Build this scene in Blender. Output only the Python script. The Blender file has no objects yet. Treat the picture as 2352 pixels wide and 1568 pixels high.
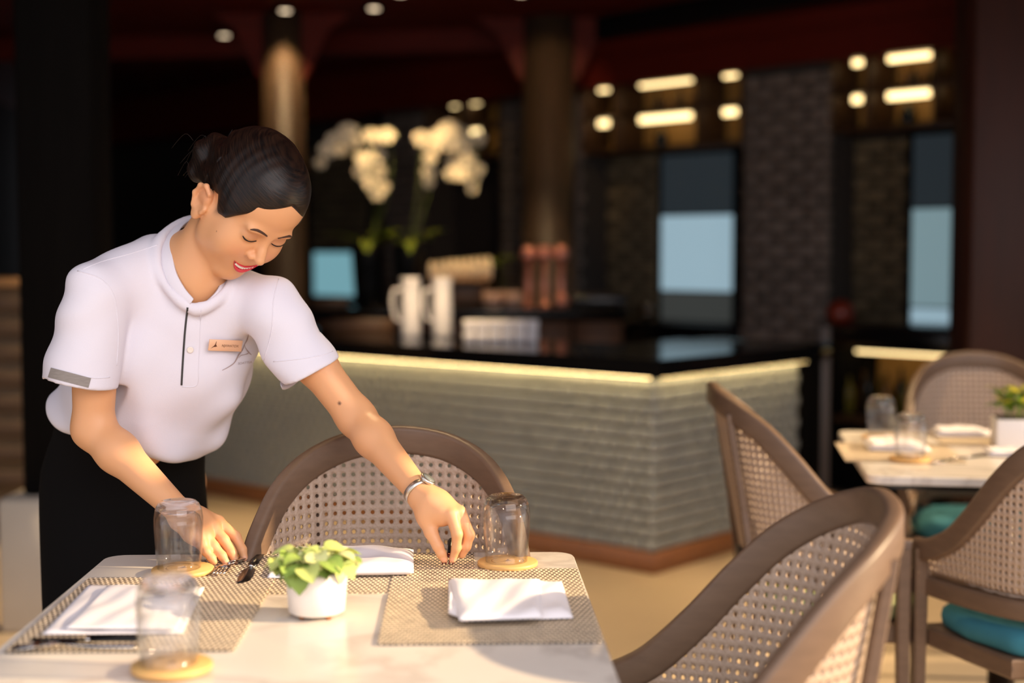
import bpy, bmesh, math, random
import numpy as np
from mathutils import Vector, Matrix, Euler
from mathutils.bvhtree import BVHTree

rnd = random.Random(7)
SC = bpy.context.scene
COL = SC.collection
PI = math.pi
R = math.radians

# ------------------------------------------------------------------ camera
CAM_H = 1.28
TH = R(3.573)
FPX = 3267.0
CAM = Vector((0, 0, CAM_H))
FW = Vector((0, math.cos(TH), -math.sin(TH)))
UPV = Vector((0, math.sin(TH), math.cos(TH)))
RT = Vector((1, 0, 0))
cam_d = bpy.data.cameras.new('camera')
cam = bpy.data.objects.new('camera', cam_d)
COL.objects.link(cam)
cam.location = CAM
cam.rotation_euler = (PI / 2 - TH, 0, 0)
cam_d.sensor_width = 36.0
cam_d.lens = FPX / 2352 * 36.0
cam_d.clip_start = 0.05
cam_d.clip_end = 200
cam_d.dof.use_dof = True
cam_d.dof.focus_distance = 2.46
cam_d.dof.aperture_fstop = 1.6
cam_d.dof.aperture_blades = 0
SC.camera = cam

# ------------------------------------------------------------------ world, sun, daylight, exposure
W = bpy.data.worlds.new('world')
SC.world = W
W.use_nodes = True
bg = W.node_tree.nodes['Background']
bg.inputs['Color'].default_value = (0.88, 0.90, 1.0, 1)
bg.inputs['Strength'].default_value = 1.1

SUN_DIR = Vector((-0.30, 0.03, -0.11)).normalized()      # the way the light travels
sd = bpy.data.lights.new('evening_sun', 'SUN')
sd.energy = 9.0
sd.color = (1.0, 0.75, 0.45)
sd.angle = R(0.6)
so = bpy.data.objects.new('evening_sun', sd)
COL.objects.link(so)
so.rotation_euler = SUN_DIR.to_track_quat('-Z', 'Y').to_euler()

def area(name, loc, target, sx, sy, energy, color):
    d = bpy.data.lights.new(name, 'AREA')
    d.shape = 'RECTANGLE'
    d.size, d.size_y = sx, sy
    d.energy, d.color = energy, color
    o = bpy.data.objects.new(name, d)
    COL.objects.link(o)
    o.location = loc
    o.rotation_euler = (Vector(target) - Vector(loc)).to_track_quat('-Z', 'Y').to_euler()
    return o
# daylight entering through the open terrace side behind the camera
area('terrace_daylight', (1.5, -1.0, 2.7), (-0.25, 2.4, 0.9), 3.8, 2.0, 108, (1.0, 0.90, 0.87))

SC.view_settings.view_transform = 'Standard'
SC.view_settings.look = 'None'
SC.view_settings.exposure = 0.0
SC.view_settings.gamma = 1.0
SC.view_settings.use_curve_mapping = False
SC.cycles.max_bounces = 10
SC.cycles.diffuse_bounces = 3
SC.cycles.glossy_bounces = 3
SC.cycles.transmission_bounces = 10
SC.cycles.transparent_max_bounces = 16
SC.cycles.sample_clamp_indirect = 3.0
SC.cycles.caustics_reflective = False
SC.cycles.caustics_refractive = False

# ------------------------------------------------------------------ pixels of the 2352 x 1568 frame to points in the room
def ray(px, py):
    return FW + RT * ((px - 1176) / FPX) + UPV * ((784 - py) / FPX)
def P(px, py, y):
    d = ray(px, py)
    return CAM + d * (y / d.y)
def G(px, py, z):
    d = ray(px, py)
    return CAM + d * ((z - CAM_H) / d.z)

# ------------------------------------------------------------------ materials
MATS = {}
def srgb(c):
    return tuple(((v / 255) / 12.92 if v / 255 <= 0.04045 else ((v / 255 + 0.055) / 1.055) ** 2.4) for v in c)
def mat(name, col, rough=0.5, metal=0.0, var=0.0, scale=8.0, stretch=(1, 1, 1), bump=0.0, emit=None, estr=0.0,
        trans=0.0, ior=1.45, coat=0.0, sss=0.0, spec=0.5, detail=3.0, islandvar=0.0):
    if name in MATS:
        return MATS[name]
    m = bpy.data.materials.new(name)
    m.use_nodes = True
    nt = m.node_tree
    b = nt.nodes['Principled BSDF']
    c = srgb(col) if max(col) > 1 else col
    b.inputs['Base Color'].default_value = (*c, 1)
    b.inputs['Roughness'].default_value = rough
    b.inputs['Metallic'].default_value = metal
    b.inputs['IOR'].default_value = ior
    b.inputs['Transmission Weight'].default_value = trans
    b.inputs['Coat Weight'].default_value = coat
    b.inputs['Specular IOR Level'].default_value = spec
    if sss:
        b.inputs['Subsurface Weight'].default_value = sss
        b.inputs['Subsurface Radius'].default_value = (1.0, 0.35, 0.18)
        b.inputs['Subsurface Scale'].default_value = 0.006
    if emit:
        e = srgb(emit) if max(emit) > 1 else emit
        b.inputs['Emission Color'].default_value = (*e, 1)
        b.inputs['Emission Strength'].default_value = estr
    if var or bump or islandvar:
        tc = nt.nodes.new('ShaderNodeTexCoord')
        mp = nt.nodes.new('ShaderNodeMapping')
        mp.inputs['Scale'].default_value = stretch
        nz = nt.nodes.new('ShaderNodeTexNoise')
        nz.inputs['Scale'].default_value = scale
        nz.inputs['Detail'].default_value = detail
        nt.links.new(tc.outputs['Object'], mp.inputs['Vector'])
        nt.links.new(mp.outputs['Vector'], nz.inputs['Vector'])
        src = nz.outputs['Fac']
        if var or islandvar:
            mx = nt.nodes.new('ShaderNodeMix')
            mx.data_type = 'RGBA'
            mx.inputs['A'].default_value = (*[max(0, v * (1 - var)) for v in c], 1)
            mx.inputs['B'].default_value = (*[min(1, v * (1 + var)) for v in c], 1)
            nt.links.new(src, mx.inputs['Factor'])
            out = mx.outputs['Result']
            if islandvar:
                oi = nt.nodes.new('ShaderNodeObjectInfo')
                mr = nt.nodes.new('ShaderNodeMapRange')
                mr.inputs['To Min'].default_value = 1 - islandvar
                mr.inputs['To Max'].default_value = 1 + islandvar
                nt.links.new(oi.outputs['Random'], mr.inputs['Value'])
                vm = nt.nodes.new('ShaderNodeVectorMath')
                vm.operation = 'SCALE'
                nt.links.new(out, vm.inputs[0])
                nt.links.new(mr.outputs['Result'], vm.inputs['Scale'])
                out = vm.outputs['Vector']
            nt.links.new(out, b.inputs['Base Color'])
        if bump:
            bp = nt.nodes.new('ShaderNodeBump')
            bp.inputs['Strength'].default_value = bump
            bp.inputs['Distance'].default_value = 0.004
            nt.links.new(src, bp.inputs['Height'])
            nt.links.new(bp.outputs['Normal'], b.inputs['Normal'])
    MATS[name] = m
    return m

# ------------------------------------------------------------------ mesh building
class MB:
    """collects vertices and faces for one mesh object"""
    def __init__(s):
        s.v, s.f, s.sm = [], [], []
    def add(s, vs, fs, smooth=True, M=None):
        o = len(s.v)
        s.v += [tuple(M @ Vector(p)) if M else tuple(p) for p in vs]
        s.f += [tuple(i + o for i in f) for f in fs]
        s.sm += [smooth] * len(fs)
        return s
    def box(s, lo, hi, M=None, smooth=False):
        x0, y0, z0 = lo
        x1, y1, z1 = hi
        return s.add([(x0, y0, z0), (x1, y0, z0), (x1, y1, z0), (x0, y1, z0), (x0, y0, z1), (x1, y0, z1), (x1, y1, z1), (x0, y1, z1)],
                     [(0, 3, 2, 1), (4, 5, 6, 7), (0, 1, 5, 4), (1, 2, 6, 5), (2, 3, 7, 6), (3, 0, 4, 7)], smooth, M)
    def rbox(s, lo, hi, r, seg=2, M=None):
        bm = bmesh.new()
        bmesh.ops.create_cube(bm, size=1)
        for v in bm.verts:
            v.co = Vector([lo[i] + (v.co[i] + 0.5) * (hi[i] - lo[i]) for i in range(3)])
        r = min(r, 0.499 * min(hi[i] - lo[i] for i in range(3)))
        bmesh.ops.bevel(bm, geom=bm.edges[:], offset=r, segments=seg, affect='EDGES', profile=0.5)
        bm.verts.index_update()
        s.add([v.co.copy() for v in bm.verts], [[v.index for v in f.verts] for f in bm.faces], True, M)
        bm.free()
        return s
    def lathe(s, prof, n=32, M=None, smooth=True):
        """prof: (radius, z) pairs; radius 0 at an end closes it"""
        vs, fs, rows = [], [], []
        for (r, z) in prof:
            if r < 1e-6:
                rows.append([len(vs)])
                vs.append((0, 0, z))
            else:
                rows.append(list(range(len(vs), len(vs) + n)))
                vs += [(r * math.cos(2 * PI * k / n), r * math.sin(2 * PI * k / n), z) for k in range(n)]
        for a, b in zip(rows, rows[1:]):
            for k in range(n):
                k2 = (k + 1) % n
                if len(a) == 1 and len(b) == 1:
                    continue
                if len(a) == 1:
                    fs.append((a[0], b[k2], b[k]))
                elif len(b) == 1:
                    fs.append((a[k], a[k2], b[0]))
                else:
                    fs.append((a[k], a[k2], b[k2], b[k]))
        fs = [tuple(reversed(f)) for f in fs] if prof[0][1] > prof[-1][1] else fs
        return s.add(vs, fs, smooth, M)
    def tube(s, pts, rad, n=10, M=None, cap=True, up=None, flat=1.0):
        """round (or flattened) tube along points"""
        pts = [Vector(p) for p in pts]
        rads = rad if isinstance(rad, (list, tuple)) else [rad] * len(pts)
        vs, fs = [], []
        nrm = None
        for i, p in enumerate(pts):
            t = (pts[min(i + 1, len(pts) - 1)] - pts[max(i - 1, 0)]).normalized()
            if nrm is None:
                ref = Vector(up) if up else (Vector((0, 0, 1)) if abs(t.z) < 0.9 else Vector((1, 0, 0)))
                nrm = (ref - t * ref.dot(t)).normalized()
            else:
                nrm = (nrm - t * nrm.dot(t)).normalized()
            bn = t.cross(nrm)
            for k in range(n):
                a = 2 * PI * k / n
                vs.append(p + bn * (math.cos(a) * rads[i]) + nrm * (math.sin(a) * rads[i] * flat))
        for i in range(len(pts) - 1):
            for k in range(n):
                k2 = (k + 1) % n
                fs.append((i * n + k, i * n + k2, (i + 1) * n + k2, (i + 1) * n + k))
        if cap:
            fs.append(tuple(range(n - 1, -1, -1)))
            fs.append(tuple((len(pts) - 1) * n + k for k in range(n)))
        return s.add(vs, fs, True, M)
    def prism(s, poly, z0, z1, M=None, bev=0.0):
        """extruded outline (counter-clockwise x, y)"""
        n = len(poly)
        if bev:
            cx = sum(p[0] for p in poly) / n
            cy = sum(p[1] for p in poly) / n
            ins = []
            for (x, y) in poly:
                d = math.hypot(x - cx, y - cy)
                k = (d - bev) / d
                ins.append((cx + (x - cx) * k, cy + (y - cy) * k))
            rings = [(ins, z0), (poly, z0 + bev), (poly, z1 - bev), (ins, z1)]
        else:
            rings = [(poly, z0), (poly, z1)]
        vs = [(x, y, z) for (pl, z) in rings for (x, y) in pl]
        fs = [tuple(range(n - 1, -1, -1)), tuple((len(rings) - 1) * n + k for k in range(n))]
        for i in range(len(rings) - 1):
            fs += [(i * n + k, i * n + (k + 1) % n, (i + 1) * n + (k + 1) % n, (i + 1) * n + k) for k in range(n)]
        return s.add(vs, fs, False, M)
    def mesh(s, name, m):
        me = bpy.data.meshes.new(name)
        me.from_pydata(s.v, [], s.f)
        me.polygons.foreach_set('use_smooth', s.sm)
        if m:
            me.materials.append(m)
        me.update()
        return me
    def obj(s, name, m, parent=None, M=None, loc=None, rotz=None):
        return link(name, s.mesh(name, m), parent, M, loc, rotz)

def link(name, me, parent=None, M=None, loc=None, rotz=None):
    o = bpy.data.objects.new(name, me)
    COL.objects.link(o)
    if M is not None:
        o.matrix_local = M
    if loc is not None:
        o.location = loc
    if rotz is not None:
        o.rotation_euler = (0, 0, rotz)
    if parent:
        o.parent = parent
    return o
def tag(o, label=None, cat=None, group=None, kind=None):
    if label:
        o['label'] = label
    if cat:
        o['category'] = cat
    if group:
        o['group'] = group
    if kind:
        o['kind'] = kind
    return o
def thing(name, label, cat, loc=(0, 0, 0), rotz=0.0, group=None):
    o = bpy.data.objects.new(name, None)
    o.empty_display_size = 0.05
    COL.objects.link(o)
    o.location = loc
    o.rotation_euler = (0, 0, rotz)
    return tag(o, label, cat, group)
def structure(o):
    o['kind'] = 'structure'
    return o
KIDS = {}
def copy_tree(o, parent=None):
    c = o.copy()
    COL.objects.link(c)
    if parent:
        c.parent = parent
    for ch in list(o.children):
        copy_tree(ch, c)
    return c
def dup(o, loc, rotz, label, group=None):
    c = copy_tree(o)
    c.location = loc
    c.rotation_euler = (0, 0, rotz)
    c['label'] = label
    if group:
        c['group'] = group
    return c
ORD = ['first', 'second', 'third', 'fourth', 'fifth', 'sixth', 'seventh', 'eighth', 'ninth', 'tenth', 'eleventh', 'twelfth']
def smoothstep(a, b, x):
    t = min(1, max(0, (x - a) / (b - a)))
    return t * t * (3 - 2 * t)
def catmull(pts, per=8):
    pts = [Vector(p) for p in pts]
    out = []
    n = len(pts)
    for i in range(n - 1):
        p0, p1, p2, p3 = pts[max(i - 1, 0)], pts[i], pts[i + 1], pts[min(i + 2, n - 1)]
        for k in range(per):
            t = k / per
            out.append(0.5 * ((2 * p1) + (p2 - p0) * t + (2 * p0 - 5 * p1 + 4 * p2 - p3) * t * t + (3 * p1 - p0 - 3 * p2 + p3) * t ** 3))
    out.append(pts[-1])
    return out
def rounded_rect(x0, y0, x1, y1, r, n=6):
    pts = []
    for (cx, cy, a0) in ((x1 - r, y0 + r, -90), (x1 - r, y1 - r, 0), (x0 + r, y1 - r, 90), (x0 + r, y0 + r, 180)):
        for k in range(n + 1):
            a = R(a0 + 90 * k / n)
            pts.append((cx + r * math.cos(a), cy + r * math.sin(a)))
    return pts
# ================================================================== materials of the setting
m_floor = mat('floor_stone', (188, 168, 142), 0.45, var=0.10, scale=3.0, bump=0.02)
m_dark = mat('dark_timber', (11, 9, 8), 0.9, spec=0.1, var=0.35, scale=6, stretch=(4, 4, 0.4))
m_redwood = mat('red_brown_timber', (84, 20, 8), 0.6, spec=0.2, var=0.4, scale=5, stretch=(1, 8, 8))
m_column = mat('brown_round_column', (66, 50, 36), 0.5, var=0.25, scale=5, stretch=(6, 6, 0.5))
m_black = mat('black_lacquer', (12, 12, 13), 0.25)
m_mortar = mat('mortar', (52, 46, 42), 0.9, var=0.2, scale=30)
m_brick = mat('grey_brick', (112, 100, 92), 0.85, var=0.2, scale=25, bump=0.3, islandvar=0.16)
m_brickw = mat('brown_brick', (104, 90, 66), 0.85, var=0.25, scale=25, bump=0.3, islandvar=0.3)
m_wall = mat('dark_plaster', (40, 33, 30), 0.9, var=0.2, scale=3)
m_glass_pane = mat('window_glass', (200, 220, 225), 0.05, trans=1.0, ior=1.45)
m_led = mat('warm_led', (255, 220, 150), 0.5, emit=(1.0, 0.72, 0.33), estr=3.4)
m_led_bar = mat('warm_led_counter', (255, 220, 150), 0.5, emit=(1.0, 0.70, 0.30), estr=18.0)
m_lamp = mat('lamp_lens', (255, 225, 190), 0.5, emit=(1.0, 0.76, 0.5), estr=2.6)
m_stone = mat('pale_plinth_stone', (190, 180, 165), 0.7, var=0.1, scale=6)

# ================================================================== floor, ceiling, walls
structure(MB().box((-7, -3.2, -0.1), (9, 16, 0.0)).obj('floor', m_floor))
CEIL = 2.74
structure(MB().prism([(-7, 1.5), (2.95, 1.5), (2.95, 16), (-7, 16)], CEIL, CEIL + 0.12).obj('ceiling', m_redwood))
structure(MB().box((-5.2, 1.5, 0), (-5.0, 15.8, CEIL)).obj('wall_left', m_wall))
structure(MB().box((2.95, 4.3, 0), (3.15, 8.0, CEIL)).obj('wall_right', m_wall))  # unseen wall, put in to keep the sun off the bar

# unseen boards added to cut the low sun; the gap lights the forearm
structure(MB().rbox((2.95, 0.0, 2.285), (3.02, 4.3, CEIL - 0.001), 0.004, 1).obj('trim_7', m_redwood))
structure(MB().rbox((2.955, 0.0, 2.205), (3.015, 2.03, 2.2845), 0.004, 1).obj('trim_8', m_redwood))
structure(MB().rbox((2.955, 2.17, 2.205), (3.015, 4.3, 2.2845), 0.004, 1).obj('trim_9', m_redwood))
structure(MB().rbox((2.95, 0.0, 2.10), (3.02, 4.3, 2.2045), 0.004, 1).obj('trim_10', m_redwood))
structure(MB().rbox((2.96, 2.14, 1.99), (3.01, 2.75, 2.0995), 0.004, 1).obj('trim_11', m_redwood))  # lower board added to shade the chair's cane panel
# back wall frame: x along the wall to the right, y into the wall, z up
WR = Vector((0.686, -0.728, 0)).normalized()
WI = Vector((0.728, 0.686, 0)).normalized()
W0 = Vector((1.53, 8.0, 0))
MW = Matrix(((WR.x, WI.x, 0, W0.x), (WR.y, WI.y, 0, W0.y), (0, 0, 1, 0), (0, 0, 0, 1)))
def wp(px, py, off=0.0):
    """where the sight line meets the wall plane set back by off: (along the wall, height)"""
    d = ray(px, py)
    q = W0 + WI * off - CAM
    t = (q.x * WI.x + q.y * WI.y) / (d.x * WI.x + d.y * WI.y)
    h = CAM + d * t
    return (h - W0).dot(WR), h.z

DEEP = 0.32
structure(MB().box((-9.5, DEEP, 0), (1.75, DEEP + 0.2, CEIL), MW).obj('wall_back', m_wall))
# timber board above the shelves and piers
ztop = wp(1800, 150)[1]
for i, (z0, z1) in enumerate(((ztop, ztop + 0.17), (ztop + 0.176, CEIL))):
    structure(MB().box((-9.0, -0.02 + 0.012 * i, z0), (1.6, DEEP, z1), MW).obj('trim_%d' % (i + 1), m_redwood))

def brick_mesh(name, w, h, d, m):
    b = MB().rbox((-w / 2, 0, -h / 2), (w / 2, d, h / 2), 0.004, 1)
    return b.mesh(name, m)
def lay_bricks(parent, x0, x1, z0, z1, yface, me, bw, bh, gap, seed):
    """bricks laid in courses on the face y = yface (local wall frame); returns how many"""
    r = random.Random(seed)
    n = 0
    row = 0
    z = z0 + bh / 2 + gap / 2
    while z + bh / 2 <= z1 + 0.001:
        x = x0 - (bw + gap) / 2 * (row % 2)
        while x < x1 - 0.01:
            a, b = max(x, x0), min(x + bw, x1)
            if b - a > 0.03:
                o = bpy.data.objects.new('brick', me)
                COL.objects.link(o)
                o.parent = parent
                o.location = ((a + b) / 2, yface - 0.008 + r.uniform(-0.005, 0.004), z)
                o.scale = ((b - a) / bw, 1, 1)
                n += 1
            x += bw + gap
        z += bh + gap
        row += 1
    return n
brick_me = brick_mesh('brick', 0.20, 0.056, 0.06, m_brick)
brick_me2 = brick_mesh('brick_brown', 0.20, 0.056, 0.06, m_brickw)

def pier(px0, px1, label, bricks=True, seed=1):
    x0, x1 = wp(px0, 500)[0], wp(px1, 500)[0]
    root = thing('brick_pier', label, 'pier')
    root['kind'] = 'structure'
    root.matrix_world = MW
    MB().box((x0, 0.03, 0), (x1, DEEP, ztop)).obj('core', m_mortar, root)
    if bricks:
        lay_bricks(root, x0, x1, 0.78, ztop, 0.0, brick_me, 0.20, 0.056, 0.012, seed)
        MB().box((x0, 0.0, 0), (x1, 0.03, 0.78)).obj('base_course', m_mortar, root)
    return root
pier(1705, 1900, 'grey brick pier between the two lit shelf bays', True, 1)
pier(1150, 1332, 'dim brick pier behind the brown round column with copper taps', True, 2)
pier(880, 965, 'narrow dim brick pier behind the white orchids', True, 3)

def brick_panel(px0, px1, py0, py1, label, seed):
    x0, z1 = wp(px0, py0, DEEP)
    x1 = wp(px1, py0, DEEP)[0]
    z0 = wp(px0, py1, DEEP)[1]
    root = thing('brick_wall_panel', label, 'wall')
    root['kind'] = 'structure'
    root.matrix_world = MW
    MB().box((x0, DEEP - 0.03, z0), (x1, DEEP + 0.001, z1)).obj('mortar_bed', m_mortar, root)
    lay_bricks(root, x0, x1, z0, z1, DEEP - 0.055, brick_me2, 0.20, 0.056, 0.012, seed)
brick_panel(1332, 1523, 350, 740, 'brown brick wall left of the first bright window', 4)
brick_panel(1902, 2098, 315, 740, 'brown brick wall left of the second bright window', 5)
brick_panel(725, 850, 330, 572, 'lit brown brick wall over the small cyan window', 6)

# windows: frame, panes
def window(n, px0, px1, panes, off):
    """panes: list of (py top, py bottom, material)"""
    x0, z1 = wp(px0, panes[0][0], off)
    x1 = wp(px1, panes[0][0], off)[0]
    z0 = wp(px0, panes[-1][1], off)[1]
    root = bpy.data.objects.new('window_%d' % n, None)
    COL.objects.link(root)
    root.matrix_world = MW
    root['kind'] = 'structure'
    f = MB()
    t = 0.02
    for lo, hi in (((x0, z0), (x0 + t, z1)), ((x1 - t, z0), (x1, z1)), ((x0 + t, z0), (x1 - t, z0 + t)), ((x0 + t, z1 - t), (x1 - t, z1))):
        f.box((lo[0], off - 0.05, lo[1]), (hi[0], off - 0.002, hi[1]))
    f.obj('window_frame', m_dark, root)
    for (a, b, m) in panes:
        za, zb = wp((px0 + px1) / 2, a, off)[1], wp((px0 + px1) / 2, b, off)[1]
        MB().box((x0 + t, off - 0.03, zb), (x1 - t, off - 0.012, za - 0.006)).obj('pane', m, root)
    return root
m_sky1 = mat('day_lit_pane', (150, 175, 185), 0.2, emit=srgb((140, 166, 178)), estr=1.0)
m_sky2 = mat('day_lit_pane_dim', (120, 140, 145), 0.2, emit=srgb((112, 136, 142)), estr=1.0)
m_sky3 = mat('cyan_lit_pane', (110, 150, 155), 0.2, emit=srgb((112, 158, 168)), estr=1.0)
m_sky4 = mat('dusk_pane', (40, 46, 50), 0.15, emit=srgb((34, 40, 44)), estr=1.0)
m_sky5 = mat('low_grey_pane', (70, 74, 74), 0.2, emit=srgb((52, 54, 52)), estr=1.0)
window(1, 1522, 1702, [(352, 490, m_sky4), (492, 668, m_sky1), (670, 740, m_sky5)], DEEP)
window(2, 2098, 2230, [(305, 474, m_sky4), (476, 704, m_sky2), (706, 748, m_sky1)], DEEP)
window(3, 724, 832, [(574, 682, m_sky3)], DEEP)

# round columns, square post, timber pillar
def column(px0, px1, y, label, capital=True):
    a, b = P(px0, 500, y), P(px1, 500, y)
    r = (b.x - a.x) / 2
    c = ((a.x + b.x) / 2, y, 0)
    root = thing('round_column', label, 'column', c)
    root['kind'] = 'structure'
    MB().lathe([(0, 0), (r * 1.25, 0), (r * 1.25, 0.12), (r, 0.16), (r, CEIL), (0, CEIL)], 40).obj('shaft', m_column, root)
    if capital:
        for s in (-1, 1):
            k = MB()
            pr = [(r * 0.9, CEIL - 0.42), (r + 0.04, CEIL - 0.34), (r + 0.16, CEIL - 0.10), (r + 0.30, CEIL), (r * 0.9, CEIL)]
            n = len(pr)
            vs = [(s * x, yy, z) for yy in (-0.04, 0.04) for (x, z) in pr]
            fs = [tuple(range(n)), tuple(range(2 * n - 1, n - 1, -1))] + [(i, n + i, n + (i + 1) % n, (i + 1) % n) for i in range(n)]
            k.add(vs, fs, False).obj('bracket', m_redwood, root)
    return root, r
col_a, ra = column(1200, 1320, 9.0, 'brown round column rising behind the copper taps')
col_b, rb = column(607, 702, 8.85, 'dim round column with a bright downlit top behind the woman')
pa = P(40, 500, 4.8)
pb = P(214, 500, 4.8)
root = thing('timber_post', 'black square timber post standing on the pale stone plinth', 'post', ((pa.x + pb.x) / 2, 4.8 + 0.12, 0))
root['kind'] = 'structure'
hw = (pb.x - pa.x) / 2
MB().rbox((-hw, -hw, 0.455), (hw, hw, CEIL), 0.012, 1).obj('shaft', m_dark, root)
q0, q1 = P(-25, 1300, 4.7), P(235, 1300, 4.7)
pw = (q1.x - q0.x) / 2
MB().rbox((-pw, -0.2, 0), (pw, 0.2, 0.455), 0.012, 1).obj('plinth', m_stone, root)
a = P(2232, 500, 6.2)
structure(MB().rbox((a.x, 6.2, 0), (a.x + 0.75, 6.5, CEIL), 0.01, 1).obj('trim_3', mat('red_timber_pillar', (52, 20, 9), 0.6, var=0.5, scale=4, stretch=(5, 5, 0.6))))

# ceiling beams
def beam(p, q, w, h, n, m):
    p, q = Vector(p), Vector(q)
    d = (q - p).normalized()
    s = Vector((-d.y, d.x, 0)) * (w / 2)
    vs = [p - s, p + s, q + s, q - s]
    vs = [(v.x, v.y, CEIL - h) for v in vs] + [(v.x, v.y, CEIL) for v in vs]
    structure(MB().add(vs, [(0, 1, 2, 3), (7, 6, 5, 4), (0, 4, 5, 1), (1, 5, 6, 2), (2, 6, 7, 3), (3, 7, 4, 0)], False).obj('trim_%d' % n, m))
beam((-4.9, 10.2, 0), (0.6, 9.4, 0), 0.22, 0.14, 4, m_redwood)
beam((0.6, 9.0, 0), (2.6, 6.6, 0), 0.20, 0.14, 6, m_black)

# ceiling downlights
def downlight(px, py, label, energy=18, blend=0.5, size=70, toward=None):
    c = G(px, py, CEIL - 0.02)
    root = thing('ceiling_downlight', label, 'lamp', (c.x, c.y, CEIL), group='ceiling downlights')
    MB().lathe([(0.033, -0.028), (0.058, -0.03), (0.062, 0.0), (0.033, 0.0), (0.033, -0.028)], 24).obj('trim_ring', m_black, root)
    MB().lathe([(0, -0.034), (0.030, -0.031), (0.032, -0.01), (0, -0.006)], 24).obj('lens', m_lamp, root)
    d = bpy.data.lights.new('downlight_beam', 'SPOT')
    d.energy, d.color, d.spot_size, d.spot_blend, d.shadow_soft_size = energy, (1.0, 0.68, 0.34), R(size), blend, 0.03
    o = bpy.data.objects.new('downlight_beam', d)
    COL.objects.link(o)
    o.parent = root
    o.location = (0, 0, -0.06)
    if toward:
        o.rotation_euler = (Vector(toward) - Vector((c.x, c.y, CEIL - 0.06))).to_track_quat('-Z', 'Y').to_euler()
    return root, c
downlight(515, 79, 'small round ceiling downlight above and left of the dark haired head', 8)
pcb = col_b.location
downlight(655, 22, 'small round ceiling downlight just in front of the dim column top', 26, 0.6, 80, (pcb.x, pcb.y, 1.2))
downlight(859, 17, 'small round ceiling downlight alone in the dark ceiling right of the dim column', 8)
def aisle_light(x, y, label, energy, size=62, to=None):
    root = thing('ceiling_downlight', label, 'lamp', (x, y, CEIL), group='ceiling downlights')
    MB().lathe([(0.033, -0.028), (0.058, -0.03), (0.062, 0.0), (0.033, 0.0), (0.033, -0.028)], 24).obj('trim_ring', m_black, root)
    MB().lathe([(0, -0.034), (0.030, -0.031), (0.032, -0.01), (0, -0.006)], 24).obj('lens', m_lamp, root)
    d = bpy.data.lights.new('downlight_beam', 'SPOT')
    d.energy, d.color, d.spot_size, d.spot_blend, d.shadow_soft_size = energy, (1.0, 0.70, 0.36), R(size), 0.7, 0.05
    o = bpy.data.objects.new('downlight_beam', d)
    COL.objects.link(o)
    o.parent = root
    o.location = (0, 0, -0.06)
    if to:
        o.rotation_euler = (Vector(to) - Vector((x, y, CEIL - 0.06))).to_track_quat('-Z', 'Y').to_euler()
for (x, y, e, lab) in ((0.95, 4.55, 130, 'aisle ceiling downlight before the bar corner'), (0.0, 5.0, 110, 'aisle ceiling downlight before the long bar face'),
                       (-1.5, 5.8, 300, 'aisle ceiling downlight behind the bending woman'), (1.9, 5.3, 170, 'aisle ceiling downlight before the bar end')):
    aisle_light(x, y, lab, e)
aisle_light(-0.62, 8.0, 'ceiling downlight over the white orchids', 95, 50, (-0.62, 8.55, 1.6))
aisle_light(-0.3, 5.95, 'added ceiling spot brightening the white jugs and cups', 300, 34, (-0.3, 7.0, 1.05))  # unseen spot added to brighten the jugs, which daylight would light
aisle_light(-0.2, 3.8, 'ceiling downlight over the chair behind the marble table', 80, 34, (-0.22, 2.75, 0.9))
aisle_light(0.75, 3.95, 'ceiling downlight over the chair seen edge on', 75, 50, (0.65, 3.55, 0.8))
aisle_light(0.05, 8.0, 'ceiling downlight over the copper tap', 60, 50, (0.05, 8.5, 1.1))
# the wash on the near column comes from a lamp set in the ceiling before it
pca = col_a.location
dl = thing('ceiling_downlight', 'round ceiling downlight close in front of the brown column with copper taps', 'lamp', (pca.x - 0.06, pca.y - 1.05, CEIL), group='ceiling downlights')
MB().lathe([(0.033, -0.028), (0.058, -0.03), (0.062, 0.0), (0.033, 0.0), (0.033, -0.028)], 24).obj('trim_ring', m_black, dl)
MB().lathe([(0, -0.034), (0.030, -0.031), (0.032, -0.01), (0, -0.006)], 24).obj('lens', m_lamp, dl)
d = bpy.data.lights.new('downlight_beam', 'SPOT')
d.energy, d.color, d.spot_size, d.spot_blend, d.shadow_soft_size = 18, (1.0, 0.68, 0.34), R(50), 0.6, 0.03
o = bpy.data.objects.new('downlight_beam', d)
COL.objects.link(o)
o.parent = dl
o.location = (0, 0, -0.06)
o.rotation_euler = (Vector((pca.x, pca.y, 2.2)) - Vector((pca.x - 0.06, pca.y - 1.05, CEIL))).to_track_quat('-Z', 'Y').to_euler()

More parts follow.
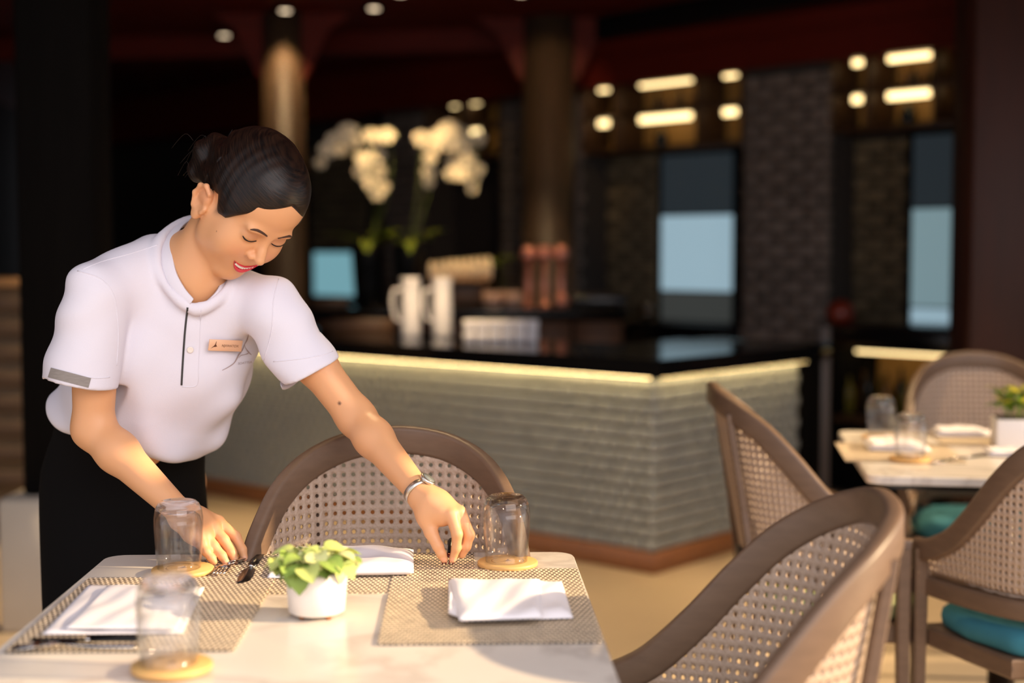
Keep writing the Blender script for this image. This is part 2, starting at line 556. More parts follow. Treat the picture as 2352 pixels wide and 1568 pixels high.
# ================================================================== lit wall shelves in the bays
m_shelf = mat('shelf_timber', (70, 46, 26), 0.5, var=0.3, scale=6, stretch=(1, 6, 6))
m_shelf_back = mat('shelf_back', (176, 132, 70), 0.5, var=0.2, scale=6)
def wall_shelf(cells, px0, px1, rows, label):
    """cells: (px0, px1, lit px0, lit px1); rows: (py at px0, height px) for the top of each row, taken at the bay's left edge"""
    root = thing('wall_shelf_unit', label, 'shelf')
    root.matrix_world = MW
    off = 0.02
    x0, x1 = wp(px0, 300, off)[0], wp(px1, 300, off)[0]
    zt = wp(px0, rows[0][0], off)[1]
    zb = wp(px0, rows[-1][1], off)[1]
    MB().box((x0, DEEP - 0.03, zb), (x1, DEEP - 0.005, zt)).obj('back_panel', m_shelf_back, root)
    zs = [zt] + [wp(px0, r[1], off)[1] for r in rows]
    for z in zs:
        MB().rbox((x0, off, z - 0.012), (x1, DEEP - 0.03, z + 0.012), 0.003, 1).obj('shelf_board', m_shelf, root)
    edges = [x0] + [wp(c[1], 300, off)[0] for c in cells]
    for x in edges:
        MB().rbox((x - 0.012, off, zb), (x + 0.012, DEEP - 0.03, zt), 0.003, 1).obj('divider', m_shelf, root)
    for z in zs[:-1]:
        for c in cells:
            a, b = wp(c[2], 300, 0.12)[0], wp(c[3], 300, 0.12)[0]
            MB().rbox((a, 0.10, z - 0.012 - 0.040), (b, 0.13, z - 0.014), 0.004, 1).obj('light_strip', m_led, root)
    return root, zs, edges
sh1, zs1, ed1 = wall_shelf([(1335, 1412, 1378, 1398), (1412, 1600, 1472, 1588), (1600, 1704, 1664, 1692)], 1335, 1704,
                           [(192, 272), (272, 352)], 'left of the two lit wall shelf units, between dark column and brick pier')
sh2, zs2, ed2 = wall_shelf([(1905, 1990, 1960, 1978), (1990, 2145, 2040, 2134), (2145, 2232, 2200, 2222)], 1905, 2232,
                           [(130, 215), (215, 300)], 'right of the two lit wall shelf units, above the second window')
sh3, zs3, ed3 = wall_shelf([(975, 1060, 1040, 1052), (1060, 1145, 1084, 1102)], 975, 1145, [(232, 300), (300, 366)],
                           'small dim wall shelf unit with one lit strip above the right hand orchid')
m_jar = mat('dark_bottle_glass', (20, 24, 20), 0.15)
m_clear = mat('amber_bottle', (120, 84, 40), 0.15)
def bottle(p, h, r, m, label, group):
    b = MB().lathe([(0, 0), (r, 0), (r, h * 0.55), (r * 0.9, h * 0.64), (r * 0.36, h * 0.76), (r * 0.32, h * 0.97), (r * 0.42, h * 0.97), (r * 0.42, h), (0, h)], 16)
    o = b.obj('bottle', m)
    o.matrix_world = MW @ Matrix.Translation(p)
    return tag(o, label, 'bottle', group)
def jar_at(px, py, zs, label):
    x, _ = wp(px, py, 0.15)
    o = MB().lathe([(0, 0), (0.035, 0), (0.045, 0.03), (0.04, 0.075), (0.022, 0.095), (0.024, 0.11), (0, 0.11)], 20).obj('jar', m_jar)
    o.matrix_world = MW @ Matrix.Translation((x, 0.16, zs + 0.0125))
    return tag(o, label, 'jar')
jar_at(1517, 330, zs1[2], 'small black round jar on the lower lit shelf of the left unit')
jar_at(2084, 275, zs2[2], 'small black round jar on the lower lit shelf of the right unit')
k = 0
for (zz, ed, where) in ((zs2[1], ed2, 'upper lit shelf of the right unit'), (zs1[1], ed1, 'upper lit shelf of the left unit')):
    for fx in (0.28, 0.40, 0.55, 0.70, 0.82):
        x = ed[1] + (ed[2] - ed[1]) * fx
        hh = [0.13, 0.11, 0.14, 0.12, 0.13][k % 5]
        bottle((x, 0.22, zz + 0.0125), hh, 0.022, [m_clear, m_jar][k % 2], '%s small blurred bottle on the %s' % (ORD[k % 5], where), 'bottles on the %s' % where)
        k += 1

# ================================================================== back counter in the right bay
root = thing('back_counter', 'black back counter with a lit bottle shelf under it, before the second window', 'counter')
root.matrix_world = MW
x0, z1 = wp(1902, 745, -0.22)
x1 = wp(2232, 745, -0.22)[0]
z0 = wp(1902, 800, -0.22)[1]
zled = z0 - 0.01
MB().rbox((x0, -0.22, z0), (x1, DEEP - 0.06, z1), 0.006, 1).obj('countertop', m_black, root)
zb = wp(2000, 962, -0.2)[1]
MB().box((x0, DEEP - 0.1, 0.02), (x1, DEEP - 0.06, z0)).obj('back_panel', m_shelf_back, root)
MB().box((x0, -0.2, 0.02), (x0 + 0.03, DEEP - 0.1, z0)).obj('side_panel', m_dark, root)
MB().box((x1 - 0.03, -0.2, 0.02), (x1, DEEP - 0.1, z0)).obj('side_panel', m_dark, root)
MB().box((x0 + 0.03, -0.2, zb - 0.03), (x1 - 0.03, DEEP - 0.1, zb)).obj('shelf_board', m_shelf, root)
MB().box((x0 + 0.03, -0.17, 0.02), (x1 - 0.03, -0.15, zb - 0.03)).obj('door', m_dark, root)
xa, xb = wp(1955, 820, 0)[0], wp(2222, 820, 0)[0]
MB().rbox((xa, 0.0, z0 - 0.03), (xb, 0.03, z0 - 0.002), 0.004, 1).obj('light_strip', m_led, root)
nb = 12
m_olive = mat('olive_bottle', (110, 100, 40), 0.2)
for i in range(nb):
    x = xa + (xb - xa) * (i + 0.5) / nb
    bottle((x, -0.06 + 0.05 * (i % 2), zb + 0.001), 0.20 + 0.03 * (i % 3), 0.032, [m_olive, m_clear, m_jar][i % 3],
           '%s blurred bottle from the brick pier in the lit shelf under the back counter' % ORD[i], 'bottles under the back counter')
o = MB().lathe([(0, 0), (0.06, 0), (0.075, 0.03), (0.07, 0.09), (0.03, 0.12), (0, 0.125)], 20).obj('lidded_pot', mat('rust_red_glaze', (120, 40, 20), 0.3))
xx = wp(1930, 740, 0)[0]
o.matrix_world = MW @ Matrix.Translation((xx, 0.0, z1 + 0.001))
tag(o, 'rust red lidded pot on the black back counter beside the brick pier', 'pot')

# things at the far left behind the post
m_oak = mat('warm_oak', (150, 112, 70), 0.5, var=0.25, scale=5, stretch=(1, 6, 6))
root = thing('slatted_sideboard', 'brown slatted sideboard behind the black post at the frame edge', 'sideboard', (-2.42, 6.2, 0))
MB().rbox((-0.5, 0, 0.06), (0.42, 0.4, 1.13), 0.01, 1).obj('body', mat('sideboard_brown', (92, 74, 52), 0.6, var=0.2), root)
MB().rbox((-0.54, -0.02, 1.13), (0.46, 0.42, 1.17), 0.006, 1).obj('top', m_oak, root)
for i in range(9):
    z = 0.14 + i * 0.11
    MB().rbox((-0.48, -0.015, z), (0.40, 0.0, z + 0.075), 0.004, 1).obj('slat', mat('slat_brown', (70, 52, 36), 0.6, var=0.2), root)
for sx in (-0.45, 0.37):
    MB().box((sx - 0.02, 0.05, 0), (sx + 0.02, 0.35, 0.06)).obj('foot', m_dark, root)
root = thing('grey_screen', 'tall blue grey screen standing far behind the black post', 'screen', (-3.3, 7.6, 0))
MB().rbox((-0.55, 0, 0.02), (0.45, 0.05, 2.3), 0.01, 1).obj('panel', mat('screen_grey', (120, 124, 130), 0.7, var=0.2), root)
for sx in (-0.5, 0.4):
    MB().rbox((sx - 0.03, -0.12, 0), (sx + 0.03, 0.17, 0.02), 0.004, 1).obj('foot', m_dark, root)
# ================================================================== dining chairs
m_chair = mat('weathered_taupe_wood', (106, 84, 67), 0.42, var=0.22, scale=14, stretch=(1.5, 1.5, 6), bump=0.05)
def cane_material():
    m = mat('woven_cane', (176, 153, 134), 0.42, var=0.06, scale=40)
    nt = m.node_tree
    b = nt.nodes['Principled BSDF']
    tc = nt.nodes.new('ShaderNodeTexCoord')
    vo = nt.nodes.new('ShaderNodeTexVoronoi')
    vo.inputs['Scale'].default_value = 260
    nt.links.new(tc.outputs['Object'], vo.inputs['Vector'])
    bp = nt.nodes.new('ShaderNodeBump')
    bp.inputs['Strength'].default_value = 0.5
    bp.inputs['Distance'].default_value = 0.0015
    nt.links.new(vo.outputs['Distance'], bp.inputs['Height'])
    nt.links.new(bp.outputs['Normal'], b.inputs['Normal'])
    return m
m_cane = cane_material()
m_green = mat('sage_green_fabric', (150, 160, 112), 0.9, var=0.06, scale=60, bump=0.1)
m_teal = mat('teal_fabric', (52, 118, 136), 0.9, var=0.08, scale=60, bump=0.1)

RIM_H = [(0.0, 0.0, 0.945), (0.088, 0.008, 0.934), (0.156, 0.050, 0.905), (0.200, 0.108, 0.860), (0.226, 0.168, 0.797), (0.243, 0.230, 0.724), (0.257, 0.296, 0.660), (0.270, 0.350, 0.629), (0.278, 0.390, 0.616), (0.281, 0.425, 0.612)]
BOT_H = [(0.0, 0.075, 0.535), (0.075, 0.083, 0.535), (0.135, 0.108, 0.535), (0.178, 0.150, 0.535), (0.205, 0.200, 0.535), (0.224, 0.250, 0.535), (0.239, 0.300, 0.535), (0.250, 0.345, 0.535), (0.258, 0.388, 0.535), (0.263, 0.425, 0.535)]
def mirror(h):
    return [(-x, y, z) for (x, y, z) in reversed(h[1:])] + h
RIM = catmull(mirror(RIM_H), 8)
BOT = catmull(mirror(BOT_H), 8)

def resample(c1, c2, step):
    """pairs of points of two matching curves at equal steps along the mean curve"""
    L = [0]
    for i in range(1, len(c1)):
        L.append(L[-1] + (((c1[i] + c2[i]) - (c1[i - 1] + c2[i - 1])) / 2).length)
    n = round(L[-1] / step)
    out = []
    j = 0
    for k in range(n + 1):
        s = L[-1] * k / n
        while j < len(L) - 2 and L[j + 1] < s:
            j += 1
        t = (s - L[j]) / max(1e-9, L[j + 1] - L[j])
        out.append((c1[j].lerp(c1[j + 1], t), c2[j].lerp(c2[j + 1], t)))
    return out

def sweep_rect(b, pts, w, h, sides, r=0.007, drop=0.0):
    """rounded rectangle section swept along pts; sides[i]: outward horizontal direction; w across, h tall"""
    sec = []
    for (cx, cy, a0) in ((w / 2 - r, -h / 2 + r, -90), (w / 2 - r, h / 2 - r, 0), (-w / 2 + r, h / 2 - r, 90), (-w / 2 + r, -h / 2 + r, 180)):
        for k in range(4):
            a = R(a0 + 30 * k)
            sec.append((cx + r * math.cos(a), cy + r * math.sin(a)))
    n = len(sec)
    vs, fs = [], []
    for i, p in enumerate(pts):
        t = (pts[min(i + 1, len(pts) - 1)] - pts[max(i - 1, 0)]).normalized()
        s = (sides[i] - t * sides[i].dot(t)).normalized()
        u = t.cross(s)
        if u.z < 0:
            u = -u
        for (a, c) in sec:
            vs.append(p + s * a + u * (c - drop))
    for i in range(len(pts) - 1):
        for k in range(n):
            fs.append((i * n + k, i * n + (k + 1) % n, (i + 1) * n + (k + 1) % n, (i + 1) * n + k))
    fs.append(tuple(range(n - 1, -1, -1)))
    fs.append(tuple((len(pts) - 1) * n + k for k in range(n)))
    b.add(vs, fs, True)

def outward(pts):
    out = []
    for i, p in enumerate(pts):
        t = pts[min(i + 1, len(pts) - 1)] - pts[max(i - 1, 0)]
        o = Vector((-t.y, t.x, 0)) if True else None
        c = Vector((p.x, p.y - 0.30, 0))
        if o.dot(c) < 0:
            o = -o
        out.append(o.normalized())
    return out

def leg_path(b, pts, w0, w1):
    n = len(pts)
    vs, fs = [], []
    for i, p in enumerate(pts):
        w = (w0 + (w1 - w0) * i / (n - 1)) / 2
        c = w * 0.3
        p = Vector(p)
        ring = [(-w, -w + c), (-w + c, -w), (w - c, -w), (w, -w + c), (w, w - c), (w - c, w), (-w + c, w), (-w, w - c)]
        vs += [(p.x + x, p.y + y, p.z) for (x, y) in ring]
    for i in range(n - 1):
        fs += [(i * 8 + k, (i + 1) * 8 + k, (i + 1) * 8 + (k + 1) % 8, i * 8 + (k + 1) % 8) for k in range(8)]
    fs += [tuple(range(8)), tuple((n - 1) * 8 + k for k in range(7, -1, -1))]
    b.add(vs, fs, False)

def make_chair():
    root = thing('dining_chair', '-', 'chair', group='cane back dining chairs')
    b = MB()
    sweep_rect(b, RIM, 0.026, 0.052, outward(RIM), 0.008, 0.012)
    b.obj('back_rail', m_chair, root)
    # perforated cane sheet between the rail and the seat ring
    P2 = resample(RIM, BOT, 0.0172)
    n = len(P2)
    dz = 0.0172
    vs, fs = [], []
    hole = 0.0039
    c_in = MB()
    def at(u, z):
        i = min(int(u), n - 2)
        t = u - i
        r = P2[i][0].lerp(P2[i + 1][0], t)
        q = P2[i][1].lerp(P2[i + 1][1], t)
        f = (z - q.z) / max(0.02, (r.z - q.z))
        return q.lerp(r, f)
    rows = 24
    for i in range(n - 1):
        zr = min(P2[i][0].z, P2[i + 1][0].z) - 0.006
        zmax = max(P2[i][0].z, P2[i + 1][0].z) - 0.004
        for j in range(rows):
            z0 = 0.535 + j * dz
            if z0 >= zmax:
                break
            z1 = min(z0 + dz, zmax)
            solid = (z0 + dz > zr - 0.012) or j == 0 or i in (0, 1, n - 2, n - 3)
            if solid:
                c_in.add([at(i, z0), at(i + 1, z0), at(i + 1, z1), at(i, z1)], [(0, 1, 2, 3)])
            else:
                ou = [(0, 0), (0.5, 0), (1, 0), (1, 0.5), (1, 1), (0.5, 1), (0, 1), (0, 0.5)]
                rr = hole / 0.0172
                inn = [(0.5 + rr * math.cos(R(225 + 45 * k)), 0.5 + rr * math.sin(R(225 + 45 * k))) for k in range(8)]
                pv = [at(i + a, z0 + c * dz) for (a, c) in ou + inn]
                c_in.add(pv, [(k, (k + 1) % 8, 8 + (k + 1) % 8, 8 + k) for k in range(8)])
    bm = bmesh.new()
    for v in c_in.v:
        bm.verts.new(v)
    bm.verts.ensure_lookup_table()
    for f in c_in.f:
        bm.faces.new([bm.verts[k] for k in f])
    bmesh.ops.remove_doubles(bm, verts=bm.verts, dist=0.0002)
    bmesh.ops.recalc_face_normals(bm, faces=bm.faces)
    me = bpy.data.meshes.new('cane_panel')
    bm.to_mesh(me)
    bm.free()
    me.polygons.foreach_set('use_smooth', [True] * len(me.polygons))
    me.materials.append(m_cane)
    o = link('cane_panel', me, root)
    md = o.modifiers.new('thick', 'SOLIDIFY')
    md.thickness = 0.004
    md.offset = 0
    # lower ring under the sheet
    b = MB()
    low = [Vector((p.x * 1.005, p.y, 0.53)) for p in BOT]
    sweep_rect(b, low, 0.026, 0.045, outward(low), 0.008, 0.012)
    b.obj('lower_rail', m_chair, root)
    # seat frame and cushion
    pl = [(-0.21, 0.12), (0.21, 0.12), (0.262, 0.40), (0.262, 0.435), (-0.262, 0.435), (-0.262, 0.40)]
    MB().prism(pl, 0.375, 0.42, bev=0.006).obj('seat_frame', m_chair, root)
    cu = MB()
    out = []
    for k in range(48):
        a = 2 * PI * k / 48
        e = 0.28
        x = 0.236 * math.copysign(abs(math.cos(a)) ** e, math.cos(a))
        y = 0.165 * math.copysign(abs(math.sin(a)) ** e, math.sin(a))
        x *= 0.86 + 0.14 * (y / 0.165 + 1) / 2 if y < 0 else 1.0
        out.append((x, y + 0.272))
    cen = Vector((0, 0.272, 0))
    rings = [(0.93, 0.42), (0.985, 0.428), (1.0, 0.445), (0.985, 0.462), (0.93, 0.474), (0.75, 0.482), (0.4, 0.485)]
    vs = [(cen.x + (x - cen.x) * s, cen.y + (y - cen.y) * s, z) for (s, z) in rings for (x, y) in out]
    vs += [(0, 0.272, 0.485), (0, 0.272, 0.42)]
    fs = [(i * 48 + k, i * 48 + (k + 1) % 48, (i + 1) * 48 + (k + 1) % 48, (i + 1) * 48 + k) for i in range(len(rings) - 1) for k in range(48)]
    top, bot = len(rings) * 48, len(rings) * 48 + 1
    fs += [((len(rings) - 1) * 48 + k, (len(rings) - 1) * 48 + (k + 1) % 48, top) for k in range(48)]
    fs += [(bot, (k + 1) % 48, k) for k in range(48)]
    cu.add(vs, fs, True)
    cu.obj('seat_cushion', m_teal, root)
    for s in (-1, 1):
        b = MB()
        leg_path(b, [(s * 0.280, 0.408, 0.604), (s * 0.280, 0.408, 0.42), (s * 0.278, 0.416, 0.0)], 0.034, 0.026)
        b.obj('leg', m_chair, root)
        b = MB()
        leg_path(b, [(s * 0.140, 0.024, 0.895), (s * 0.142, 0.062, 0.66), (s * 0.160, 0.095, 0.42), (s * 0.200, 0.02, 0.0)], 0.018, 0.022)
        b.obj('leg', m_chair, root)
    return root

chair_b = make_chair()
chair_b.location = (-0.213, 2.63, 0)
chair_b.rotation_euler = (0, 0, R(178.5))
chair_b['label'] = 'taupe cane back dining chair behind the marble table, facing out past the reaching arm'
chair_c = dup(chair_b, (0.503, 1.91, 0), R(89.5), 'near cane back dining chair beside the marble table, its curved rail catching the sun')
chair_a = dup(chair_b, (0.50, 3.52, 0), R(-92), 'cane back dining chair seen edge on with a sage green seat')
chair_d = dup(chair_b, (1.285, 2.88, 0), R(10), 'cane back dining chair seen from behind with a teal seat, at the far table')
chair_e = dup(chair_b, (1.50, 4.62, 0), R(180 - 6), 'cane back dining chair on the far side of the second table')
for c in chair_a.children:
    if c.name.startswith('seat_cushion'):
        me = c.data.copy()
        me.materials.clear()
        me.materials.append(m_green)
        c.data = me

# ================================================================== tables
def marble():
    m = mat('warm_marble', (226, 214, 200), 0.22)
    nt = m.node_tree
    b = nt.nodes['Principled BSDF']
    tc = nt.nodes.new('ShaderNodeTexCoord')
    n1 = nt.nodes.new('ShaderNodeTexNoise')
    n1.inputs['Scale'].default_value = 3.2
    n1.inputs['Detail'].default_value = 6
    n1.inputs['Distortion'].default_value = 1.6
    nt.links.new(tc.outputs['Object'], n1.inputs['Vector'])
    cr = nt.nodes.new('ShaderNodeValToRGB')
    e = cr.color_ramp.elements
    e[0].position, e[0].color = 0.44, (*srgb((226, 216, 204)), 1)
    e[1].position, e[1].color = 0.56, (*srgb((228, 217, 204)), 1)
    x = e.new(0.50)
    x.color = (*srgb((206, 194, 182)), 1)
    nt.links.new(n1.outputs['Fac'], cr.inputs['Fac'])
    nt.links.new(cr.outputs['Color'], b.inputs['Base Color'])
    return m
m_marble = marble()
m_tmetal = mat('table_base_metal', (60, 50, 44), 0.4, metal=0.6)
TZ = 0.75
def make_table(label, sx, sy):
    root = thing('dining_table', label, 'table')
    MB().prism(rounded_rect(-sx / 2, -sy / 2, sx / 2, sy / 2, 0.035), TZ - 0.022, TZ, bev=0.003).obj('tabletop', m_marble, root)
    MB().prism(rounded_rect(-sx / 2 + 0.03, -sy / 2 + 0.03, sx / 2 - 0.03, sy / 2 - 0.03, 0.03), TZ - 0.036, TZ - 0.0225).obj('under_board', m_black, root)
    MB().lathe([(0, 0.014), (0.036, 0.014), (0.034, TZ - 0.037), (0, TZ - 0.037)], 24).obj('pedestal', m_tmetal, root)
    MB().lathe([(0, 0), (0.25, 0), (0.25, 0.006), (0.22, 0.013), (0, 0.0135)], 40).obj('base_plate', m_tmetal, root)
    return root
T_ROT = R(1.93)
l0, r0 = G(250, 1272, TZ), G(1316, 1268, TZ)
TW, TD = 0.80, 0.90
bx = Vector((math.cos(T_ROT), math.sin(T_ROT), 0))
by = Vector((-math.sin(T_ROT), math.cos(T_ROT), 0))
tc_back = Vector(((l0.x + r0.x) / 2, (l0.y + r0.y) / 2, 0))
TW = (Vector((r0.x, r0.y)) - Vector((l0.x, l0.y))).length
tcen = tc_back - by * TD / 2
table1 = make_table('near marble topped dining table laid for a meal', TW, TD)
table1.location = tcen
table1.rotation_euler = (0, 0, T_ROT)
nl, fl = G(1992, 1092, TZ), G(1925, 988, TZ)
d2 = Vector((fl.x - nl.x, fl.y - nl.y, 0)).normalized()
r2 = Vector((d2.y, -d2.x, 0))
t2rot = math.atan2(r2.y, r2.x)
table2 = make_table('far marble topped dining table between the three blurred chairs', 0.80, (fl - nl).length)
c2 = Vector((nl.x, nl.y, 0)) + d2 * (fl - nl).length / 2 + r2 * 0.40
table2.location = c2
table2.rotation_euler = (0, 0, t2rot)
# ================================================================== placemats
def mat_weave():
    m = bpy.data.materials.new('woven_placemat')
    m.use_nodes = True
    nt = m.node_tree
    b = nt.nodes['Principled BSDF']
    b.inputs['Roughness'].default_value = 0.55
    tc = nt.nodes.new('ShaderNodeTexCoord')
    mp = nt.nodes.new('ShaderNodeMapping')
    mp.inputs['Scale'].default_value = (1, 1, 1)
    nt.links.new(tc.outputs['Object'], mp.inputs['Vector'])
    br = nt.nodes.new('ShaderNodeTexBrick')
    br.offset = 0.5
    br.inputs['Scale'].default_value = 1.0
    br.inputs['Brick Width'].default_value = 0.0080
    br.inputs['Row Height'].default_value = 0.0115
    br.inputs['Mortar Size'].default_value = 0.0019
    br.inputs['Mortar Smooth'].default_value = 0.35
    br.inputs['Color1'].default_value = (*srgb((98, 80, 68)), 1)
    br.inputs['Color2'].default_value = (*srgb((60, 48, 44)), 1)
    br.inputs['Mortar'].default_value = (*srgb((244, 226, 200)), 1)
    nt.links.new(mp.outputs['Vector'], br.inputs['Vector'])
    nz = nt.nodes.new('ShaderNodeTexNoise')
    nz.inputs['Scale'].default_value = 1
    m2 = nt.nodes.new('ShaderNodeMapping')
    m2.inputs['Scale'].default_value = (40, 300, 1)
    nt.links.new(tc.outputs['Object'], m2.inputs['Vector'])
    nt.links.new(m2.outputs['Vector'], nz.inputs['Vector'])
    mx = nt.nodes.new('ShaderNodeMix')
    mx.data_type = 'RGBA'
    mx.blend_type = 'MULTIPLY'
    mx.inputs['Factor'].default_value = 0.9
    cr = nt.nodes.new('ShaderNodeValToRGB')
    cr.color_ramp.elements[0].position, cr.color_ramp.elements[0].color = 0.3, (0.55, 0.52, 0.5, 1)
    cr.color_ramp.elements[1].position, cr.color_ramp.elements[1].color = 0.7, (1.25, 1.2, 1.1, 1)
    nt.links.new(nz.outputs['Fac'], cr.inputs['Fac'])
    nt.links.new(br.outputs['Color'], mx.inputs['A'])
    nt.links.new(cr.outputs['Color'], mx.inputs['B'])
    nt.links.new(mx.outputs['Result'], b.inputs['Base Color'])
    bp = nt.nodes.new('ShaderNodeBump')
    bp.inputs['Strength'].default_value = 0.6
    bp.inputs['Distance'].default_value = 0.001
    nt.links.new(br.outputs['Fac'], bp.inputs['Height'])
    nt.links.new(bp.outputs['Normal'], b.inputs['Normal'])
    return m
m_weave = mat_weave()
MATZ = 0.0016
def placemat(cx, cy, z, sx, sy, rot, label):
    """woven sheet with small edge, one mesh"""
    b = MB().prism(rounded_rect(-sx / 2, -sy / 2, sx / 2, sy / 2, 0.004, 2), 0, MATZ)
    o = b.obj('placemat', m_weave, None, None, (cx, cy, z), rot)
    return tag(o, label, 'placemat', 'woven placemats')
TOP = TZ + 0.0003
def tpt(px, py, z=TZ):
    p = G(px, py, z)
    return p
# corner sight points give centre and size
def quadmat(corners, z, rot, label):
    pts = [tpt(*c) for c in corners]                # near left, near right, far right, far left
    c = sum(pts, Vector()) / 4
    ux = Vector((math.cos(rot), math.sin(rot), 0))
    uy = Vector((-ux.y, ux.x, 0))
    sx = ((pts[1] - pts[0]).dot(ux) + (pts[2] - pts[3]).dot(ux)) / 2
    sy = ((pts[3] - pts[0]).dot(uy) + (pts[2] - pts[1]).dot(uy)) / 2
    return placemat(c.x, c.y, z, sx, sy, rot, label), c
mat_back, mb_c = quadmat([(408, 1368), (1080, 1364), (1100, 1270), (478, 1276)], TOP, T_ROT, 'woven grey placemat along the back edge under the cutlery and rolled napkin')
mat_left, ml_c = quadmat([(20, 1502), (530, 1497), (640, 1330), (196, 1330)], TOP + MATZ + 0.0002, T_ROT, 'woven grey placemat at the table side nearest the post, under the wide flat napkin')
mat_right, mr_c = quadmat([(868, 1486), (1376, 1476), (1332, 1309), (905, 1313)], TOP + MATZ + 0.0002, T_ROT, 'woven grey placemat under the thick folded napkin by the near chair')

# ================================================================== napkins
m_linen = mat('white_linen', (236, 230, 232), 0.85, var=0.02, scale=30, bump=0.06)
def napkin_sheet(poly_fn, nx, ny, name, parent, seed, m=m_linen, amp=0.002):
    """a soft folded layer: poly_fn(u, v) gives (x, y, z0, z1) of lower and upper skin"""
    r = random.Random(seed)
    ph = [r.uniform(0, 6) for _ in range(6)]
    top, bot = [], []
    for j in range(ny + 1):
        for i in range(nx + 1):
            u, v = i / nx, j / ny
            x, y, z0, z1 = poly_fn(u, v)
            e = min(u, 1 - u, v, 1 - v)
            k = math.sqrt(max(0, min(1, e / 0.09)))
            zm = (z0 + z1) / 2
            w = amp * (math.sin(7 * u + ph[0] + 2 * v) + 0.7 * math.sin(11 * v + ph[1] + 4 * u) + 0.5 * math.sin(17 * u - 9 * v + ph[2])) * k
            top.append((x, y, z1 - (z1 - zm) * (1 - k) * 0.9 + w))
            bot.append((x, y, z0 + (zm - z0) * (1 - k) * 0.7))
    n1 = (nx + 1) * (ny + 1)
    fs = []
    for j in range(ny):
        for i in range(nx):
            a = j * (nx + 1) + i
            q = (a, a + 1, a + nx + 2, a + nx + 1)
            fs.append(q)
            fs.append(tuple(n1 + t for t in reversed(q)))
    edge = [i for i in range(nx + 1)] + [j * (nx + 1) + nx for j in range(1, ny + 1)] + [ny * (nx + 1) + i for i in range(nx - 1, -1, -1)] + [j * (nx + 1) for j in range(ny - 1, 0, -1)]
    for a, c in zip(edge, edge[1:] + edge[:1]):
        fs.append((a, n1 + a, n1 + c, c))
    return MB().add(top + bot, fs, True).obj(name, m, parent)

def bilin(c, u, v):
    """corners: near left, near right, far right, far left"""
    return c[0] * (1 - u) * (1 - v) + c[1] * u * (1 - v) + c[2] * u * v + c[3] * (1 - u) * v
def napkin(label, base, layers):
    """layers: (four pixel corners near left.. far left on the table plane, z0, z1, name)"""
    root = thing('napkin', label, 'napkin', base, group='folded white napkins')
    for k, (cs, z0, z1, name) in enumerate(layers):
        pts = [tpt(px, py, TZ + z0) for (px, py) in cs]
        def fn(u, v, pts=pts, z0=z0, z1=z1):
            p = bilin(pts, u, v)
            zz0 = z0(u, v) if callable(z0) else z0
            zz1 = z1(u, v) if callable(z1) else z1
            return p.x - base[0], p.y - base[1], zz0 - base[2] + TZ, zz1 - base[2] + TZ
        napkin_sheet(fn, 30, 20, name, root, k + hash(label) % 7 if False else k + len(label))
    return root
Z1 = 0.0021
Z2 = 0.0040
c = tpt(1168, 1385)
napkin('thick folded white napkin lying before the glass next to the near chair', (c.x, c.y, TZ + Z2), [
    ([(1062, 1433), (1316, 1425), (1290, 1342), (1150, 1342)], Z2, Z2 + 0.010, 'lower_fold'),
    ([(1055, 1431), (1246, 1425), (1240, 1338), (1030, 1338)], Z2 + 0.0085, Z2 + 0.019, 'upper_fold'),
    ([(1030, 1415), (1075, 1432), (1075, 1345), (1030, 1345)], Z2 + 0.004, Z2 + 0.016, 'side_fold')])
c = tpt(790, 1300)
napkin('rolled thick white napkin on the back placemat, half hidden by the potted plant', (c.x, c.y, TZ + Z1), [
    ([(614, 1330), (700, 1330), (706, 1276), (640, 1276)], Z1, Z1 + 0.006, 'loose_end'),
    ([(660, 1329), (950, 1325), (950, 1276), (672, 1274)], Z1 + 0.0005, Z1 + 0.020, 'rolled_fold')])
c = tpt(290, 1405)
napkin('wide flat white napkin at the table side nearest the black post', (c.x, c.y, TZ + Z2), [
    ([(98, 1461), (420, 1459), (470, 1353), (205, 1347)], Z2, Z2 + 0.007, 'lower_fold'),
    ([(150, 1447), (405, 1450), (455, 1352), (246, 1350)], Z2 + 0.0062, Z2 + 0.013, 'upper_fold')])

